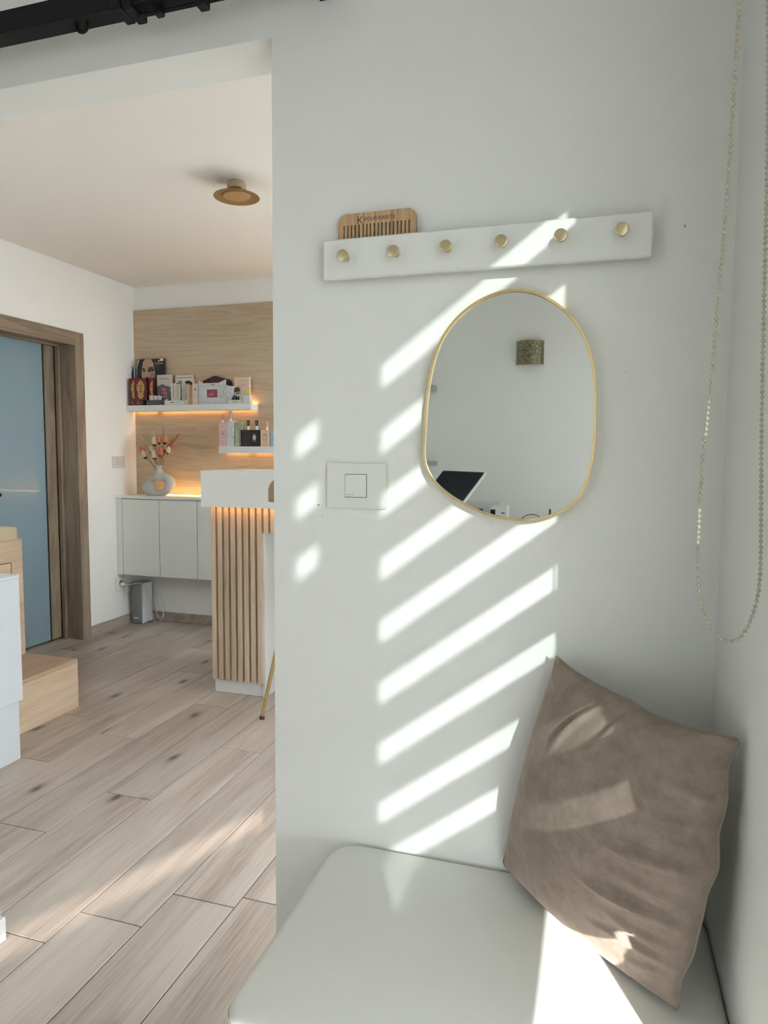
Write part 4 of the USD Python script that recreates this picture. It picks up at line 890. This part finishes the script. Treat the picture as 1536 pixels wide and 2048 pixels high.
obj('niche_lining', join(box(-1.58, -1.29, 3.24, 3.25, 1.02, 1.17, 0), box(-1.58, -1.29, 3.1055, 3.24, 1.022, 1.036, 0), box(-1.58, -1.571, 3.1055, 3.24, 1.036, 1.165, 0)), NICHE, dk, smooth=False)
obj('pedestal', box(-1.935, -1.640, 3.176, 3.78, .078, ZB0-.0005, .001), SLATBACK, dk, smooth=False)
obj('pedestal_side', box(-1.6395, -1.624, 3.172, 3.78, .0, .872, .001), WHITE, dk)
obj('plinth', box(-1.932, -1.640, 3.186, 3.76, 0, .0775, .001), WHITE, dk)
obj('apron', box(-1.6395, -.66, 3.176, 3.192, .8725, ZB0-.0005, 0), SLATBACK, dk, smooth=False)
PIT = .0384
for i in range(33):
    x0 = -1.932+PIT*i
    zb = .074 if i < 8 else .8725
    obj('slat', box(x0, x0+.0255, 3.160, 3.1755, zb, ZB0-.001, .0012), SLAT, dk, smooth=False)
obj('modesty_panel', box(-1.6235, -.66, 3.76, 3.775, 0, ZB0-.0005, 0), WHITE, dk, smooth=False)
obj('far_leg', box(-.70, -.66, 3.193, 3.7595, 0, ZB0-.0005, 0), WHITE, dk, smooth=False)
obj('led_strip', box(-1.925, -.68, 3.128, 3.140, ZB0+.0005, ZB0+.005, 0), LED, dk, smooth=False)

# bar stool, mostly hidden behind the wall
st = thing('bar_stool', (-1.15, 2.86, 0), 'bar stool on slim brass legs, its near leg showing by the wall edge', 'stool')
sx, sy, sz = -1.15, 2.86, .66
for i, (fx, fy) in enumerate(((-1.509, 2.907), (-.86, 3.06), (-1.17, 2.54), (-.84, 2.60))):
    ux, uy = sx+(fx-sx)*.55, sy+(fy-sy)*.55
    lg = obj('leg', tube([(fx, fy, .012), (ux, uy, sz)], [.0085, .0115], 14), GOLD, st)
    obj('foot', lathe([(0, 0), (.012, 0), (.0125, .012), (.009, .018), (0, .018)], (fx, fy, 0), 'z', 18), C(64, 56, 44), lg)
obj('seat', pad(sx-.17, sx+.17, sy-.17, sy+.17, sz, sz+.07, .09, .025, .006), C(206, 196, 182), st, smooth=50)

# ---------------------------------------------------------------- under the sideboard: drive box, socket, cables
y0 = 4.295
rb = thing('computer_case', (-3.267, 4.36, 0), 'slim upright computer case with grey front and white side', 'computer case')
obj('case_body', box(-3.312, -3.222, 4.3, 4.425, .004, .308, .003), C(226, 228, 232, .4), rb)
obj('case_front', box(-3.313, -3.2205, y0, 4.2998, .004, .309, .002), GREYMETAL, rb)
obj('badge', box(-3.292, -3.25, y0-.0006, y0, .040, .052, .0003), C(206, 208, 204), rb)
so = thing('wall_socket', (XL, 4.21, .31), 'white wall socket below the sideboard with a plug in it', 'socket')
obj('plate', box(XL, XL+.008, 4.160, 4.262, .264, .366, .003), PLASTIC, so)
obj('well', lathe([(0, XL+.0081), (.021, XL+.0081), (.021, XL+.0088), (0, XL+.0088)], (0, 4.213, .318), 'x', 28), DARK, so)
pg = thing('power_plug', (XL+.01, 4.213, .316), 'white power plug with its cable in the low wall socket', 'plug')
obj('plug_body', lathe([(0, XL+.0089), (.017, XL+.0089), (.017, XL+.026), (.010, XL+.036), (.005, XL+.046), (0, XL+.046)], (0, 4.213, .313), 'x', 24), C(222, 222, 220), pg)
cab = [(XL+.046, 4.213, .313), (XL+.075, 4.230, .312), (-3.24, 4.280, .315), (-3.205, 4.30, .300), (-3.195, 4.33, .225), (-3.19, 4.36, .150), (-3.19, 4.38, .060), (-3.165, 4.37, .012), (-3.12, 4.36, .010), (-3.10, 4.38, .040), (-3.11, 4.40, .11), (-3.155, 4.415, .20), (-3.16, 4.405, .21), (-3.12, 4.40, .12), (-3.105, 4.385, .055), (-3.13, 4.385, .038), (-3.165, 4.395, .08), (-3.185, 4.40, .15), (-3.16, 4.40, .235)]
obj('cable', tube(curve(cab, 150), .0025, 6), C(216, 216, 212), pg)
obj('cable_loop', tube(curve([(XL+.030, 4.235, .285), (XL+.012, 4.245, .255), (XL+.012, 4.265, .225), (XL+.02, 4.29, .222), (XL+.022, 4.295, .235)], 30), .0022, 6), C(206, 206, 202), pg)
sw_ = thing('light_switch', (XL, 4.225, 1.215), 'white light switch on the wall beside the oak panel', 'light switch')
obj('plate', box(XL, XL+.008, 4.158, 4.292, 1.173, 1.257, .003), C(214, 206, 196), sw_)
obj('rocker', box(XL+.008, XL+.011, 4.205, 4.246, 1.193, 1.238, .001), C(210, 202, 192), sw_)

# ---------------------------------------------------------------- left: seat box with cushion, step, white cabinet
sb_ = thing('seat_box', (-3.05, 2.3, 0), 'light oak raised seat box in front of the glass door', 'seat')
face = sg.box(1.75, 0, 2.765, .832).difference(sg.box(1.82, .30, 2.697, .728))
obj('seat_front', extrude(face, -2.803, -2.785, 'x'), OAKLIGHT, sb_, smooth=False)
obj('seat_body', box(-3.32, -2.8035, 1.75, 2.765, 0, .832, .001), OAKLIGHT, sb_, smooth=False)
obj('drawer_front', box(-2.802, -2.786, 1.824, 2.693, .304, .724, .001), OAKLIGHT, sb_)
obj('drawer_gap', box(-2.8034, -2.8025, 1.82, 2.697, .30, .728, 0), DARK, sb_, smooth=False)
obj('lid', box(-3.32, -2.783, 1.75, 2.767, .8325, .838, .001), OAKLIGHT, sb_)
obj('seat_cushion', pad(-3.30, -2.79, 1.76, 2.755, .8385, .902, .02, .014, .004), C(196, 180, 152, .7), label='flat beige cushion on the oak seat box', cat='cushion', smooth=50)
sp = thing('foot_step', (-2.62, 2.5, 0), 'low light oak step block in front of the seat box', 'step')
obj('step_top', box(-2.784, -2.4595, 2.215, 2.766, .227, .246, .001), wood('light_oak_top', (.34, .23, .15), (.47, .33, .225), (.56, .41, .29), 'y', .4, ring=.8), sp)
obj('step_front', box(-2.478, -2.46, 2.215, 2.765, 0, .2265, .001), OAKLIGHT, sp)
obj('step_side', box(-2.784, -2.4785, 2.747, 2.765, 0, .2265, .001), OAKLIGHT, sp)
cb_ = thing('white_cabinet', (-2.5, 1.8, 0), 'glossy white cabinet at the left picture edge', 'cabinet')
GW = plain('cabinet_gloss_white', (.60, .62, .66), .28)
obj('cabinet_base', box(-2.75, -2.264, 1.37, 2.203, 0, .255, .001), GW, cb_)
obj('cabinet_door', box(-2.2635, -2.2405, 1.37, 2.203, .2555, .765, .001), GW, cb_)
obj('cabinet_box', box(-2.75, -2.264, 1.37, 2.203, .2555, .765, .001), GW, cb_)
obj('cabinet_top', box(-2.75, -2.2385, 1.37, 2.204, .7655, .778, .001), GW, cb_)
